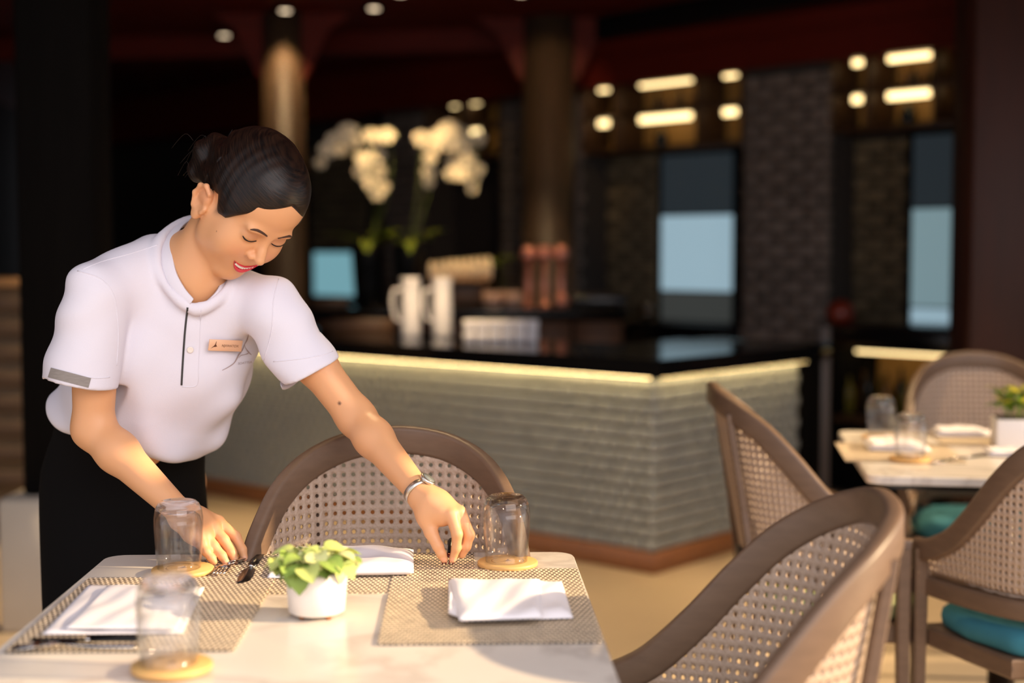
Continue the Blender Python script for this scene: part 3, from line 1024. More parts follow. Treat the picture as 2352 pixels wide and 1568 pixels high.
# ================================================================== coasters and glasses
m_coaster = mat('pale_bamboo', (214, 168, 104), 0.45, var=0.08, scale=20, stretch=(1, 8, 1))
m_engrave = mat('engraved_mark', (120, 78, 40), 0.7)
def glass_mat(name, bend):
    """thin clear glass: passes light straight on, mirrors more towards the rim, bends a share of it"""
    m = bpy.data.materials.new(name)
    m.use_nodes = True
    nt = m.node_tree
    for n in list(nt.nodes):
        if n.type != 'OUTPUT_MATERIAL':
            nt.nodes.remove(n)
    out = [n for n in nt.nodes if n.type == 'OUTPUT_MATERIAL'][0]
    g = nt.nodes.new('ShaderNodeBsdfGlass')
    g.inputs['IOR'].default_value = 1.45
    g.inputs['Roughness'].default_value = 0.0
    t = nt.nodes.new('ShaderNodeBsdfTransparent')
    t.inputs['Color'].default_value = (0.995, 0.995, 0.995, 1)
    gl = nt.nodes.new('ShaderNodeBsdfGlossy')
    gl.inputs['Roughness'].default_value = 0.04
    lw = nt.nodes.new('ShaderNodeLayerWeight')
    lw.inputs['Blend'].default_value = 0.5
    pw = nt.nodes.new('ShaderNodeMath')
    pw.operation = 'POWER'
    pw.inputs[1].default_value = 3.0
    nt.links.new(lw.outputs['Facing'], pw.inputs[0])
    ma = nt.nodes.new('ShaderNodeMath')
    ma.operation = 'MULTIPLY_ADD'
    ma.inputs[1].default_value = 0.75
    ma.inputs[2].default_value = 0.045
    nt.links.new(pw.outputs[0], ma.inputs[0])
    m1 = nt.nodes.new('ShaderNodeMixShader')
    nt.links.new(ma.outputs[0], m1.inputs['Fac'])
    nt.links.new(t.outputs[0], m1.inputs[1])
    nt.links.new(gl.outputs[0], m1.inputs[2])
    mx = nt.nodes.new('ShaderNodeMixShader')
    mx.inputs['Fac'].default_value = bend
    nt.links.new(m1.outputs[0], mx.inputs[1])
    nt.links.new(g.outputs[0], mx.inputs[2])
    nt.links.new(mx.outputs[0], out.inputs['Surface'])
    return m
m_glass = glass_mat('clear_glass', 0.10)
m_glass_base = glass_mat('clear_glass_base', 0.8)
CO_T = 0.008
def make_coaster():
    root = thing('coaster', '-', 'coaster', group='round bamboo coasters')
    MB().lathe([(0, 0), (0.0495, 0), (0.051, 0.0015), (0.051, CO_T - 0.0015), (0.0495, CO_T), (0, CO_T)], 48).obj('disc', m_coaster, root)
    b = MB()
    n = 48
    vs, fs = [], []
    for k in range(n):
        a = 2 * PI * k / n
        for rr in (0.0265, 0.0276):
            vs.append((rr * math.cos(a), rr * math.sin(a), CO_T + 0.0002))
    for k in range(n):
        k2 = (k + 1) % n
        fs.append((2 * k, 2 * k + 1, 2 * k2 + 1, 2 * k2))
    b.add(vs, fs, False).obj('engraved_ring', m_engrave, root)
    # the peaked mark in the ring: sweeping line, small dark peak
    b = MB()
    pk = [(-0.017, -0.012), (-0.008, -0.006), (-0.003, 0.001), (0.0, 0.012), (0.002, 0.013), (0.002, 0.004), (0.008, -0.004), (0.004, -0.003), (0.0, -0.005), (-0.005, -0.006)]
    b.add([(x, y, CO_T + 0.0002) for (x, y) in pk], [(0, 1, 9), (1, 2, 8, 9), (2, 5, 7, 8), (5, 6, 7), (2, 3, 4, 5)], False)
    b.obj('engraved_mark', m_engrave, root)
    return root
def make_tumbler():
    """tumbler turned upside down: rim on z = 0, thick base on top"""
    root = thing('drinking_glass', '-', 'glass', group='upturned tumblers')
    prof = [(0.0335, 0.0005), (0.0345, 0.0), (0.0355, 0.0005), (0.0372, 0.02), (0.0390, 0.045), (0.0402, 0.068), (0.0400, 0.084), (0.0378, 0.098), (0.0335, 0.107), (0.0285, 0.1115), (0.024, 0.1125), (0.021, 0.1115), (0.014, 0.1103), (0, 0.1100)]
    inner = [(0, 0.095), (0.016, 0.0945), (0.027, 0.0925), (0.0345, 0.087), (0.0378, 0.076), (0.0381, 0.066), (0.0372, 0.045), (0.0354, 0.02), (0.0335, 0.0005)]
    MB().lathe(list(reversed(prof)) + [], 48)
    b = MB()
    b.lathe(prof[::1] , 48)
    b.lathe(inner, 48)
    bm = bmesh.new()
    vv = [bm.verts.new(v) for v in b.v]
    for f in b.f:
        try:
            bm.faces.new([vv[k] for k in f])
        except ValueError:
            pass
    bmesh.ops.remove_doubles(bm, verts=bm.verts, dist=0.00005)
    bmesh.ops.recalc_face_normals(bm, faces=bm.faces)
    me = bpy.data.meshes.new('tumbler')
    bm.to_mesh(me)
    bm.free()
    me.polygons.foreach_set('use_smooth', [True] * len(me.polygons))
    me.materials.append(m_glass)
    me.materials.append(m_glass_base)
    for f in me.polygons:
        f.material_index = 1 if f.center.z > 0.0915 else 0
    link('tumbler', me, root)
    return root
coaster0, glass0 = make_coaster(), make_tumbler()
def set_place(px, py, zbase, lab_c, lab_g, first=False, s=1.0, gpx=None):
    p = tpt(px, py, TZ + CO_T + zbase)
    co = coaster0 if first else copy_tree(coaster0)
    co.location = (p.x, p.y, TZ + zbase)
    co['label'] = lab_c
    g = glass0 if first else copy_tree(glass0)
    q = tpt(gpx if gpx else px, py, TZ + CO_T + zbase)
    g.location = (q.x, q.y - 0.002, TZ + zbase + CO_T + 0.0002)
    g['label'] = lab_g
    return co, g
set_place(1166, 1287, TOP + MATZ - TZ + 0.0006, 'round bamboo coaster at the table corner by the marble back edge', 'upturned clear tumbler at the table corner, right of the hand with the watch', True, gpx=1163)
set_place(420, 1303, TOP + MATZ - TZ + 0.0006, 'round bamboo coaster in front of the black skirt', 'upturned clear tumbler in front of the black skirt and the hand', gpx=412)
set_place(395, 1522, TOP + MATZ * 2 - TZ + 0.0008, 'round bamboo coaster nearest the camera on bare marble', 'upturned clear tumbler nearest the camera, over the wide flat napkin', gpx=389)

# ================================================================== potted plant
m_pot = mat('white_ceramic', (236, 230, 226), 0.4)
m_soil = mat('soil', (50, 36, 26), 0.95)
m_copper = mat('copper_feet', (200, 130, 80), 0.3, metal=1.0)
m_leafs = [mat('leaf_green_a', (190, 200, 112), 0.45, sss=0.0), mat('leaf_green_b', (140, 164, 76), 0.45), mat('leaf_green_c', (222, 222, 152), 0.45)]
pp = tpt(728, 1414)
plant = thing('potted_plant', 'small bushy green plant in a round white pot on the near table', 'plant', (pp.x, pp.y, TOP))
F_ = 0.006
MB().lathe([(0, F_), (0.036, F_), (0.041, F_ + 0.003), (0.0455, F_ + 0.058), (0.0455, F_ + 0.062), (0.042, F_ + 0.062), (0.0415, F_ + 0.052), (0, F_ + 0.052)], 48).obj('pot', m_pot, plant)
MB().lathe([(0, F_ + 0.0525), (0.0405, F_ + 0.0525), (0.02, F_ + 0.057), (0, F_ + 0.058)], 24).obj('soil', m_soil, plant)
for k in range(4):
    a = R(45 + 90 * k)
    MB().lathe([(0, 0), (0.004, 0), (0.0045, F_ + 0.001), (0, F_ + 0.001)], 12).obj('foot', m_copper, plant, None, (0.027 * math.cos(a), 0.027 * math.sin(a), 0))
def leaf_mesh(name, L, Wd, fold, curl, m, nseg=6):
    vs, fs = [], []
    for i in range(nseg + 1):
        t = i / nseg
        w = Wd * (math.sin(PI * min(1, t ** 0.8)) ** 0.55) * 0.5 if 0 < t < 1 else 0.0004
        y = L * t
        z = -curl * t * t * L
        for s in (-1, -0.5, 0, 0.5, 1):
            vs.append((s * w, y, z + abs(s) * w * fold))
    for i in range(nseg):
        for k in range(4):
            a = i * 5 + k
            fs.append((a, a + 1, a + 6, a + 5))
    return MB().add(vs, fs, True).mesh(name, m)
leaf_me = [leaf_mesh('leaf', 0.042, 0.044, 0.35, 0.55, m_leafs[k % 3]) for k in range(3)]
rp = random.Random(5)
def leaf_at(parent, mes, o, yaw, pitch, roll, s):
    lf = bpy.data.objects.new('leaf', mes)
    COL.objects.link(lf)
    lf.parent = parent
    lf.location = o
    lf.rotation_euler = Euler((pitch, roll, yaw), 'XYZ')
    lf.scale = (s, s, s)
    return lf
ns = 19
for k in range(ns):
    a = 2 * PI * k * 0.381966
    rr = 0.034 * math.sqrt((k + 0.5) / ns)
    h = 0.060 - 0.026 * (rr / 0.034) ** 2 + rp.uniform(-0.006, 0.008)
    tip = Vector((rr * 1.65 * math.cos(a), rr * 1.65 * math.sin(a), F_ + 0.055 + h * 0.58))
    base = Vector((rr * 0.5 * math.cos(a), rr * 0.5 * math.sin(a), F_ + 0.054))
    mid = base.lerp(tip, 0.5) + Vector((0, 0, 0.008))
    MB().tube(catmull([base, mid, tip], 3), 0.0011, 6).obj('stem', m_leafs[1], plant)
    for q in range(4):
        yaw = a - PI / 2 + q * 2 * PI / 4 + rp.uniform(-0.4, 0.4)
        leaf_at(plant, leaf_me[(k + q + (q // 2)) % 3], tip + Vector((0, 0, -0.004 * q)) * 0.7, yaw, rp.uniform(-0.15, 0.5), rp.uniform(-0.3, 0.3), rp.uniform(0.55, 0.85))
for (a, s) in ((195, 0.85), (250, 0.95), (228, 0.8), (325, 0.7)):
    a = R(a)
    leaf_at(plant, leaf_me[(int(s * 20)) % 3 if False else 1 if a < 4.4 else 2], (0.036 * math.cos(a), 0.036 * math.sin(a), F_ + 0.078), a - PI / 2, -0.7, 0, s)

# ================================================================== cutlery
m_steel = mat('polished_steel', (200, 195, 190), 0.12, metal=1.0)
m_blade = mat('dark_steel', (20, 17, 16), 0.3, metal=0.5)
m_handle = mat('black_handle', (14, 12, 12), 0.3)
def strip(pts, widths, th, name, m, parent, lift=None):
    """flat bar along pts (x, y, z) with half widths"""
    vs, fs = [], []
    pts = [Vector(p) for p in pts]
    n = len(pts)
    for i, p in enumerate(pts):
        t = (pts[min(i + 1, n - 1)] - pts[max(i - 1, 0)])
        s = Vector((-t.y, t.x, 0)).normalized() * widths[i]
        vs += [p - s + Vector((0, 0, th * 0.25)), p + Vector((0, 0, th)), p + s + Vector((0, 0, th * 0.25)), p + s, p - s]
    for i in range(n - 1):
        for k in range(5):
            fs.append((i * 5 + k, i * 5 + (k + 1) % 5, (i + 1) * 5 + (k + 1) % 5, (i + 1) * 5 + k))
    fs += [tuple(range(4, -1, -1)), tuple((n - 1) * 5 + k for k in range(5))]
    return MB().add(vs, fs, True).obj(name, m, parent)
def knife(p0, p1, label, L=None):
    """p0 handle end, p1 blade tip (on the mat)"""
    root = thing('table_knife', label, 'knife', (p0.x, p0.y, p0.z), math.atan2(p1.y - p0.y, p1.x - p0.x), group='table knives')
    L = L or (p1 - p0).length
    h = L * 0.47
    strip([(0, 0, 0), (0.006, 0, 0), (h * 0.5, 0, 0), (h, 0, 0)], [0.007, 0.0095, 0.0085, 0.007], 0.007, 'handle', m_handle, root)
    strip([(h, 0, 0.0005), (h + 0.006, 0, 0.0005)], [0.0062, 0.0062], 0.0066, 'bolster', m_steel, root)
    x0 = h + 0.006
    strip([(x0, 0, 0.001), (x0 + 0.02, 0, 0.001), (x0 + (L - x0) * 0.55, 0.001, 0.001), (x0 + (L - x0) * 0.85, 0.001, 0.001), (L, -0.004, 0.001)],
          [0.005, 0.010, 0.012, 0.010, 0.001], 0.0022, 'blade', m_blade, root)
    return root
def fork(label, p0, p1, z=None, m=None, droop=0.0, L=None, M=None, hm=None):
    """p0 handle end, p1 tine tips"""
    root = thing('table_fork', label, 'fork', p0, group='table forks')
    d = p1 - p0
    L = L or d.length
    if M is None:
        x = d.normalized()
        y = Vector((0, 0, 1)).cross(x).normalized()
        zz = x.cross(y)
        M = Matrix(((x.x, y.x, zz.x, p0.x), (x.y, y.y, zz.y, p0.y), (x.z, y.z, zz.z, p0.z), (0, 0, 0, 1)))
    root.matrix_world = M
    m = m or m_steel
    a = L * 0.62
    prof = lambda x: 0.008 * math.sin(PI * min(1, max(0, (x - a * 0.7) / (L - a * 0.7)))) 
    strip([(0, 0, 0), (0.008, 0, 0), (L * 0.3, 0, 0.001), (a, 0, prof(a))], [0.006, 0.0085, 0.006, 0.0032], 0.004, 'handle', hm or m_handle, root)
    b1, b2 = a + L * 0.10, a + L * 0.18
    strip([(a, 0, prof(a)), (b1, 0, prof(b1)), (b2, 0, prof(b2))], [0.0032, 0.0095, 0.0115], 0.002, 'neck', m, root)
    for k in range(4):
        yy = -0.0092 + k * 0.0061
        x3 = (b2 + L) / 2
        strip([(b2 - 0.001, yy, prof(b2)), (x3, yy, prof(x3)), (L, yy * 0.95, prof(L) + 0.003)], [0.0021, 0.0019, 0.0009], 0.002, 'tine', m, root)
    return root
zb = TOP + MATZ + 0.0004
k0, k1 = G(597, 1271, zb), G(553, 1342, zb)
knife(k0, k1, 'table knife with black handle and dark blade between hand and rolled napkin')
zb2 = TOP + 2 * MATZ + 0.0008
f0, f1 = G(322, 1476, zb2), G(44, 1492, zb2)
fork('silver table fork lying in front of the wide flat napkin', G(316, 1484, zb2), G(30, 1494, zb2), m=m_steel, hm=m_steel)
knife(G(330, 1468, zb2), G(70, 1471, zb2), 'table knife lying along the near edge of the wide flat napkin')

# ================================================================== far table settings
def t2(u, v, z=0.0):
    """point on the far table: u 0..1 left to right, v 0..1 near to far"""
    s = (fl - nl).length
    p = Vector((nl.x, nl.y, 0)) + r2 * (0.8 * u) + d2 * (s * v)
    return Vector((p.x, p.y, TZ + z))
def far_mat(px, py, sx, sy, lab):
    p = tpt(px, py)
    return placemat(p.x, p.y, TOP, sx, sy, t2rot, lab), p
far_mat(2062, 1040, 0.30, 0.36, 'woven placemat on the far table under the glass nearest its corner')
far_mat(2290, 1010, 0.34, 0.30, 'woven placemat on the far table in front of the square white planter')
def far_napkin(px, py, sx, sy, h, lab):
    p = tpt(px, py)
    root = thing('napkin', lab, 'napkin', (p.x, p.y, TOP + MATZ + 0.0004), t2rot, group='folded white napkins')
    napkin_sheet(lambda u, v: ((u - 0.5) * sx, (v - 0.5) * sy, 0.0, h * 0.55), 16, 10, 'lower_fold', root, px)
    napkin_sheet(lambda u, v: ((u - 0.5) * sx * 0.8 - 0.01, (v - 0.5) * sy * 0.96, h * 0.5, h), 16, 10, 'upper_fold', root, px + 1)
far_napkin(2058, 1030, 0.16, 0.17, 0.022, 'folded white napkin beside the two tumblers on the far table')
far_napkin(2212, 1000, 0.17, 0.12, 0.020, 'folded white napkin on the far table left of the square planter')
far_napkin(2330, 1045, 0.15, 0.10, 0.014, 'folded white napkin cut by the frame edge on the far table')
set_place(2022, 1000, TOP - TZ, 'round bamboo coaster at the far left corner of the far table', 'upturned tumbler at the back of the far table')
set_place(2090, 1050, TOP - TZ + MATZ + 0.0004, 'round bamboo coaster on the placemat of the far table', 'upturned tumbler nearer the front of the far table, before the folded napkin')
kf0, kf1 = G(2250, 1052, TOP + MATZ + 0.0006), G(2150, 1058, TOP + MATZ + 0.0006)
fork('silver fork on the far table before the napkins', G(2262, 1046, TOP + 0.0004), G(2148, 1066, TOP + 0.0004), m=m_steel, hm=m_steel)
q = tpt(2335, 1025)
pl2 = thing('potted_plant', 'bushy green plant in a square white planter on the far table', 'plant', (q.x, q.y, TOP), t2rot)
b = MB().rbox((-0.062, -0.05, 0), (0.062, 0.05, 0.078), 0.004, 2)
b.obj('planter', m_pot, pl2)
MB().box((-0.054, -0.042, 0.0785), (0.054, 0.042, 0.082)).obj('soil', m_soil, pl2)
lm2 = [leaf_mesh('leaf', 0.05, 0.022, 0.3, 0.4, mat('leaf_bright_%s' % n, c, 0.45)) for n, c in (('a', (120, 150, 36)), ('b', (86, 120, 30)), ('c', (168, 160, 50)))]
for k in range(16):
    a = 2 * PI * k * 0.381966
    rr = 0.036 * math.sqrt((k + 0.5) / 16)
    base = Vector((rr * math.cos(a), rr * 0.8 * math.sin(a), 0.08))
    tip = base * 1.0 + Vector((rr * 0.9 * math.cos(a), rr * 0.7 * math.sin(a), 0.045 + rp.uniform(0, 0.035)))
    MB().tube([base, base.lerp(tip, 0.5) + Vector((0, 0, 0.004)), tip], 0.0014, 6).obj('stem', m_leafs[1], pl2)
    for q_ in range(6):
        leaf_at(pl2, lm2[(k + q_) % 3], base.lerp(tip, 0.55 + 0.45 * (q_ % 3) / 2), a + q_ * 2 * PI / 6 + rp.uniform(-0.5, 0.5), rp.uniform(0.0, 0.8), rp.uniform(-0.3, 0.3), rp.uniform(0.6, 0.95))
# ================================================================== the tiled bar
m_tile = mat('grey_green_tile', (152, 157, 154), 0.32, var=0.10, scale=30, islandvar=0.10)
m_grout = mat('dark_grout', (40, 40, 38), 0.9)
m_barwood = mat('bar_skirting_wood', (138, 90, 56), 0.45, var=0.2, scale=6, stretch=(8, 8, 1))
m_slab = mat('black_stone_slab', (16, 16, 17), 0.12, var=0.2, scale=8)
cc = G(1500, 1318, 0)
BC = Vector((cc.x, cc.y, 0))
UL = Vector((-0.755, 0.656, 0)).normalized()
UR = Vector((0.656, 0.755, 0)).normalized()
NL = Vector((-UL.y, UL.x, 0))
if NL.dot(BC) > 0: NL = -NL
NR = Vector((UR.y, -UR.x, 0))
if NR.dot(BC) > 0: NR = -NR
LL, LR = 4.6, 1.15
SK = 0.085
TILE_TOP = P(1500, 872, BC.y).z
SLAB_B, SLAB_T = TILE_TOP + 0.012, 0.862
DEPTH = 0.66
bar = thing('bar_counter', 'tiled bar counter with black stone top and a glowing strip under its edge', 'bar', BC)
bar_inv = Matrix.Translation(-BC)
def quadprism(b, pts, z0, z1, smooth=False):
    n = len(pts)
    vs = [(p.x - BC.x, p.y - BC.y, z0) for p in pts] + [(p.x - BC.x, p.y - BC.y, z1) for p in pts]
    b.add(vs, [tuple(range(n)), tuple(range(2 * n - 1, n - 1, -1))] + [(i, n + i, n + (i + 1) % n, (i + 1) % n) for i in range(n)], smooth)
def inner(pt_along_left, pt_along_right, o):
    pass
def outline(o, ll=LL, lr=LR, dp=DEPTH):
    """plan outline pushed outwards by o"""
    # corner of the two offset faces
    a = NL * o
    b_ = NR * o
    # solve BC + a + UL*s = BC + b_ + UR*t
    det = UL.x * (-UR.y) - UL.y * (-UR.x)
    dx, dy = b_.x - a.x, b_.y - a.y
    s = (dx * (-UR.y) - dy * (-UR.x)) / det
    c0 = BC + a + UL * s
    e1 = BC + UL * ll + NL * o
    e2 = e1 - NL * (dp + o)
    r1 = BC + UR * lr + NR * o
    r2_ = r1 - NR * (dp + o)
    # inner corner
    a2, b2 = NL * (-dp), NR * (-dp)
    dx, dy = b2.x - a2.x, b2.y - a2.y
    s2 = (dx * (-UR.y) - dy * (-UR.x)) / det
    ci = BC + a2 + UL * s2
    return [c0, e1, e2, ci, r2_, r1]
b = MB()
quadprism(b, outline(-0.03), 0.0, SLAB_B)
b.obj('carcass', m_grout, bar)
b = MB()
quadprism(b, outline(0.06), SLAB_B, SLAB_T)
b.obj('countertop', m_slab, bar)
for (u, n_, L) in ((UL, NL, LL), (UR, NR, LR)):
    M = Matrix(((u.x, n_.x, 0, 0), (u.y, n_.y, 0, 0), (0, 0, 1, 0), (0, 0, 0, 1)))
    MB().rbox((-0.012 if u is UR else -0.012, -0.03, 0.0), (L, 0.014, SK), 0.004, 1, M).obj('skirting', m_barwood, bar)
    MB().rbox((0.0, 0.018, SLAB_B - 0.0045), (L, 0.036, SLAB_B - 0.0004), 0.0015, 1, M).obj('light_strip', m_led_bar, bar)
# tiles, one by one
TW_, THH, GAP = 0.058, (TILE_TOP - SK) / 14, 0.0085
tile_me = MB().rbox((-TW_ / 2 + GAP / 2, -0.03, -THH / 2 + GAP / 2), (TW_ / 2 - GAP / 2, 0.0, THH / 2 - GAP / 2), 0.003, 1).mesh('tile', m_tile)
slots = []
for (u, n_, L, vis) in ((UL, NL, LL, LL), (UR, NR, LR, LR)):
    M3 = Matrix(((u.x, n_.x, 0, 0), (u.y, n_.y, 0, 0), (0, 0, 1, 0), (0, 0, 0, 1)))
    for j in range(14):
        x = TW_ / 2 + 0.002 - (TW_ / 2 if j % 2 else 0)
        while x < L:
            a, b_ = max(0.002, x - TW_ / 2), min(L, x + TW_ / 2)
            if b_ - a > 0.02:
                z = SK + (j + 0.5) * THH
                p = BC + u * ((a + b_) / 2)
                slots.append(((p - Vector((0, 0, 0))).length, M3 @ Matrix.Translation(((a + b_) / 2, rnd.uniform(-0.0015, 0.0015), z)) @ Matrix.Diagonal(((b_ - a) / TW_, 1, 1, 1)) @ Matrix.Rotation(rnd.uniform(-0.012, 0.012), 4, 'Z'), u is UR))
            x += TW_
# nearest to the eye, seen largest: the face turned to the right foreshortens least
slots.sort(key=lambda t: t[0])
rest = MB()
for k, (d_, M, isr) in enumerate(slots):
    if k < 300:
        o = bpy.data.objects.new('tile', tile_me)
        COL.objects.link(o)
        o.matrix_local = M
        o.parent = bar
    else:
        rest.rbox((-TW_ / 2 + GAP / 2, -0.03, -THH / 2 + GAP / 2), (TW_ / 2 - GAP / 2, 0.0, THH / 2 - GAP / 2), 0.003, 1, M)
o = rest.obj('far_tiles', m_tile, bar)
o['kind'] = 'stuff'
# end panel of the bar and slim steel post
e = BC + UR * LR
MB().rbox((0.0, -DEPTH * 0.9, 0.0), (0.24, -0.02, SLAB_B), 0.004, 1, Matrix(((UR.x, NR.x, 0, e.x - BC.x), (UR.y, NR.y, 0, e.y - BC.y), (0, 0, 1, 0), (0, 0, 0, 1)))).obj('end_panel', m_dark, bar)
MB().rbox((0.0, -DEPTH * 0.9, SLAB_B + 0.001), (0.25, 0.02, SLAB_T), 0.004, 1, Matrix(((UR.x, NR.x, 0, e.x - BC.x), (UR.y, NR.y, 0, e.y - BC.y), (0, 0, 1, 0), (0, 0, 0, 1)))).obj('end_top', m_slab, bar)
pq = P(1893, 900, 6.75)
root = thing('steel_post', 'slim grey upright post at the end of the bar', 'post', (pq.x, 6.75, 0))
MB().rbox((-0.024, -0.02, 0.006), (0.024, 0.02, 0.93), 0.004, 1).obj('upright', mat('grey_steel_paint', (92, 84, 80), 0.5), root)
MB().rbox((-0.05, -0.05, 0), (0.05, 0.05, 0.006), 0.002, 1).obj('foot_plate', m_tmetal, root)

# ================================================================== on the bar top
m_white = mat('white_porcelain', (236, 232, 234), 0.35)
m_towel = mat('white_towel', (224, 218, 220), 0.85, bump=0.1, var=0.03, scale=60)
m_copperp = mat('polished_copper', (226, 150, 128), 0.35, metal=0.55)
def on(px, py, z):
    p = G(px, py, z)
    return (p.x, p.y, z)
def jug(px, py, label, handle):
    x, y, z = on(px, py, SLAB_T + 0.0005)
    root = thing('serving_jug', label, 'jug', (x, y, z), group='tall white jugs')
    MB().lathe([(0, 0), (0.046, 0), (0.05, 0.01), (0.048, 0.16), (0.046, 0.24), (0.050, 0.285), (0.053, 0.292), (0.049, 0.292), (0.044, 0.24), (0.045, 0.02), (0, 0.015)], 32).obj('body', m_white, root)
    s = handle
    MB().tube(catmull([(s * 0.047, 0, 0.235), (s * 0.085, 0, 0.225), (s * 0.092, 0, 0.16), (s * 0.075, 0, 0.09), (s * 0.049, 0, 0.08)], 5), 0.008, 8).obj('handle', m_white, root)
    MB().add([(-0.014, -0.049, 0.26), (0.014, -0.049, 0.26), (0.016, -0.051, 0.292), (-0.016, -0.051, 0.292), (0, -0.07, 0.296)], [(0, 1, 4), (1, 2, 4), (3, 0, 4), (2, 3, 4)], True).obj('spout', m_white, root)
jug(944, 772, 'tall white jug on the bar with its handle turned to the post side', -1)
jug(1016, 772, 'tall white jug on the bar beside the row of white cups', -1)
for k in range(6):
    px = 1078 + k * 29
    x, y, z = on(px, 786, SLAB_T + 0.0005)
    root = thing('cup_stack', '%s white cup stack from the jugs, in the row on the bar top' % ORD[k], 'cup', (x, y, z), group='white cups in a row on the bar')
    MB().lathe([(0, 0), (0.022, 0), (0.027, 0.01), (0.029, 0.05), (0.0275, 0.05), (0.025, 0.012), (0, 0.008)], 20).obj('cup', m_white, root)
    MB().lathe([(0, 0.0505), (0.022, 0.0505), (0.027, 0.06), (0.0295, 0.104), (0.028, 0.104), (0.025, 0.064), (0, 0.058)], 20).obj('upper_cup', m_white, root)

# raised service counter behind the bar
m_ctr = mat('black_service_stone', (18, 16, 15), 0.2)
SV_Y, SV_T = 8.3, 0.95
a, b2 = P(716, 700, SV_Y), P(1445, 700, SV_Y)
ROW_Y = 8.56
def onY(px, dy=0.0):
    p = P(px, 700, ROW_Y + dy)
    return (p.x, ROW_Y + dy, SV_T + 0.0005)
root = thing('service_counter', 'long black service counter behind the tiled bar', 'counter', (0, SV_Y, 0))
MB().rbox((a.x, -0.02, SV_T - 0.05), (b2.x, 0.50, SV_T), 0.006, 1).obj('countertop', m_ctr, root)
MB().box((a.x + 0.03, 0.02, 0.0), (b2.x - 0.03, 0.48, SV_T - 0.05)).obj('cabinet', m_dark, root)
for k in range(6):
    w = (b2.x - a.x - 0.06) / 6
    MB().rbox((a.x + 0.03 + w * k + 0.008, 0.002, 0.08), (a.x + 0.03 + w * (k + 1) - 0.008, 0.02, SV_T - 0.07), 0.003, 1).obj('door', mat('brown_cabinet_door', (88, 58, 36), 0.5, var=0.3, scale=5, stretch=(6, 6, 0.6)), root)
# copper tap with three columns
x, y, z = onY(1251)
root = thing('beer_tap', 'copper tap tower with three upright columns before the brown round column', 'tap', (x, y, z))
for s in (-1, 0, 1):
    MB().lathe([(0, 0), (0.036, 0), (0.036, 0.012), (0.021, 0.02), (0.021, 0.28), (0.036, 0.288), (0.044, 0.305), (0.044, 0.342), (0.032, 0.365), (0, 0.37)], 24).obj('column', m_copperp, root, None, (s * 0.096, 0, 0))
    MB().tube(catmull([(s * 0.096, -0.02, 0.24), (s * 0.096, -0.07, 0.235), (s * 0.096, -0.08, 0.18)], 4), 0.008, 8).obj('spout', m_copperp, root)
MB().tube([(-0.096, 0, 0.322), (0.096, 0, 0.322)], 0.022, 14).obj('cross_tube', m_copperp, root)
MB().lathe([(0, 0), (0.024, 0.004), (0.038, 0.024), (0.04, 0.045), (0.032, 0.07), (0.012, 0.084), (0, 0.086)], 20).obj('drain_cup', m_copperp, root, None, (0.098, -0.13, 0))
# pastry stand
m_cream = mat('baked_pastry', (226, 204, 172), 0.7, var=0.15, scale=30)
x, y, z = onY(1058)
root = thing('wooden_stand', 'brown wooden display box on the service counter under the row of pastries', 'stand', (x, y, z))
MB().rbox((-0.15, -0.09, 0), (0.15, 0.09, 0.155), 0.006, 1).obj('box', m_shelf, root)
MB().rbox((-0.19, -0.11, 0.1555), (0.19, 0.11, 0.17), 0.004, 1).obj('tray', m_oak, root)
for k in range(9):
    px = -0.168 + 0.042 * k
    o = MB().lathe([(0, 0), (0.018, 0.004), (0.024, 0.03), (0.022, 0.075), (0.012, 0.10 + 0.03 * (k / 8)), (0, 0.106 + 0.03 * (k / 8))], 14).obj('pastry', m_cream)
    o.location = (x + px, y - 0.02 + 0.04 * (k % 2), z + 0.1705)
    tag(o, '%s upright pastry from the orchid side, on the brown wooden box' % ORD[k], 'pastry', 'pastries on the wooden box')
for k, px in enumerate((1132, 1178)):
    xx, yy, zz = onY(px, -0.14)
    o = MB().lathe([(0, 0), (0.04, 0), (0.055, 0.03), (0.058, 0.10), (0.052, 0.10), (0.048, 0.03), (0, 0.02)], 24).obj('bowl', mat('blush_stoneware', (190, 152, 132), 0.5))
    o.location = (xx, yy, zz)
    tag(o, ['blush stoneware bowl right of the wooden pastry box', 'blush stoneware bowl left of the copper tap'][k], 'bowl', 'blush bowls on the service counter')
# crates
for k, (px0, px1, py1, y_, zb_, hh) in enumerate(((720, 800, 0, 8.42, SV_T + 0.0005, 0.055), (760, 905, 0, 7.36, SLAB_T + 0.0005, 0.075))):
    p0, p1 = P(px0, 700, y_), P(px1, 700, y_)
    o = thing('wooden_crate', ['small brown wooden crate at the service counter end beside the left column', 'long brown wooden crate on the bar top left of the jugs'][k], 'crate', ((p0.x + p1.x) / 2, y_, zb_))
    w = (p1.x - p0.x) / 2
    MB().rbox((-w, -0.07, 0), (w, 0.07, 0.012), 0.003, 1).obj('floor_board', m_shelf, o)
    for sy in (-0.07, 0.06):
        MB().rbox((-w, sy, 0.0125), (w, sy + 0.01, hh), 0.003, 1).obj('side_board', m_shelf, o)
    for sx in (-w, w - 0.01):
        MB().rbox((sx, -0.0595, 0.0125), (sx + 0.01, 0.0595, hh), 0.003, 1).obj('end_board', m_shelf, o)
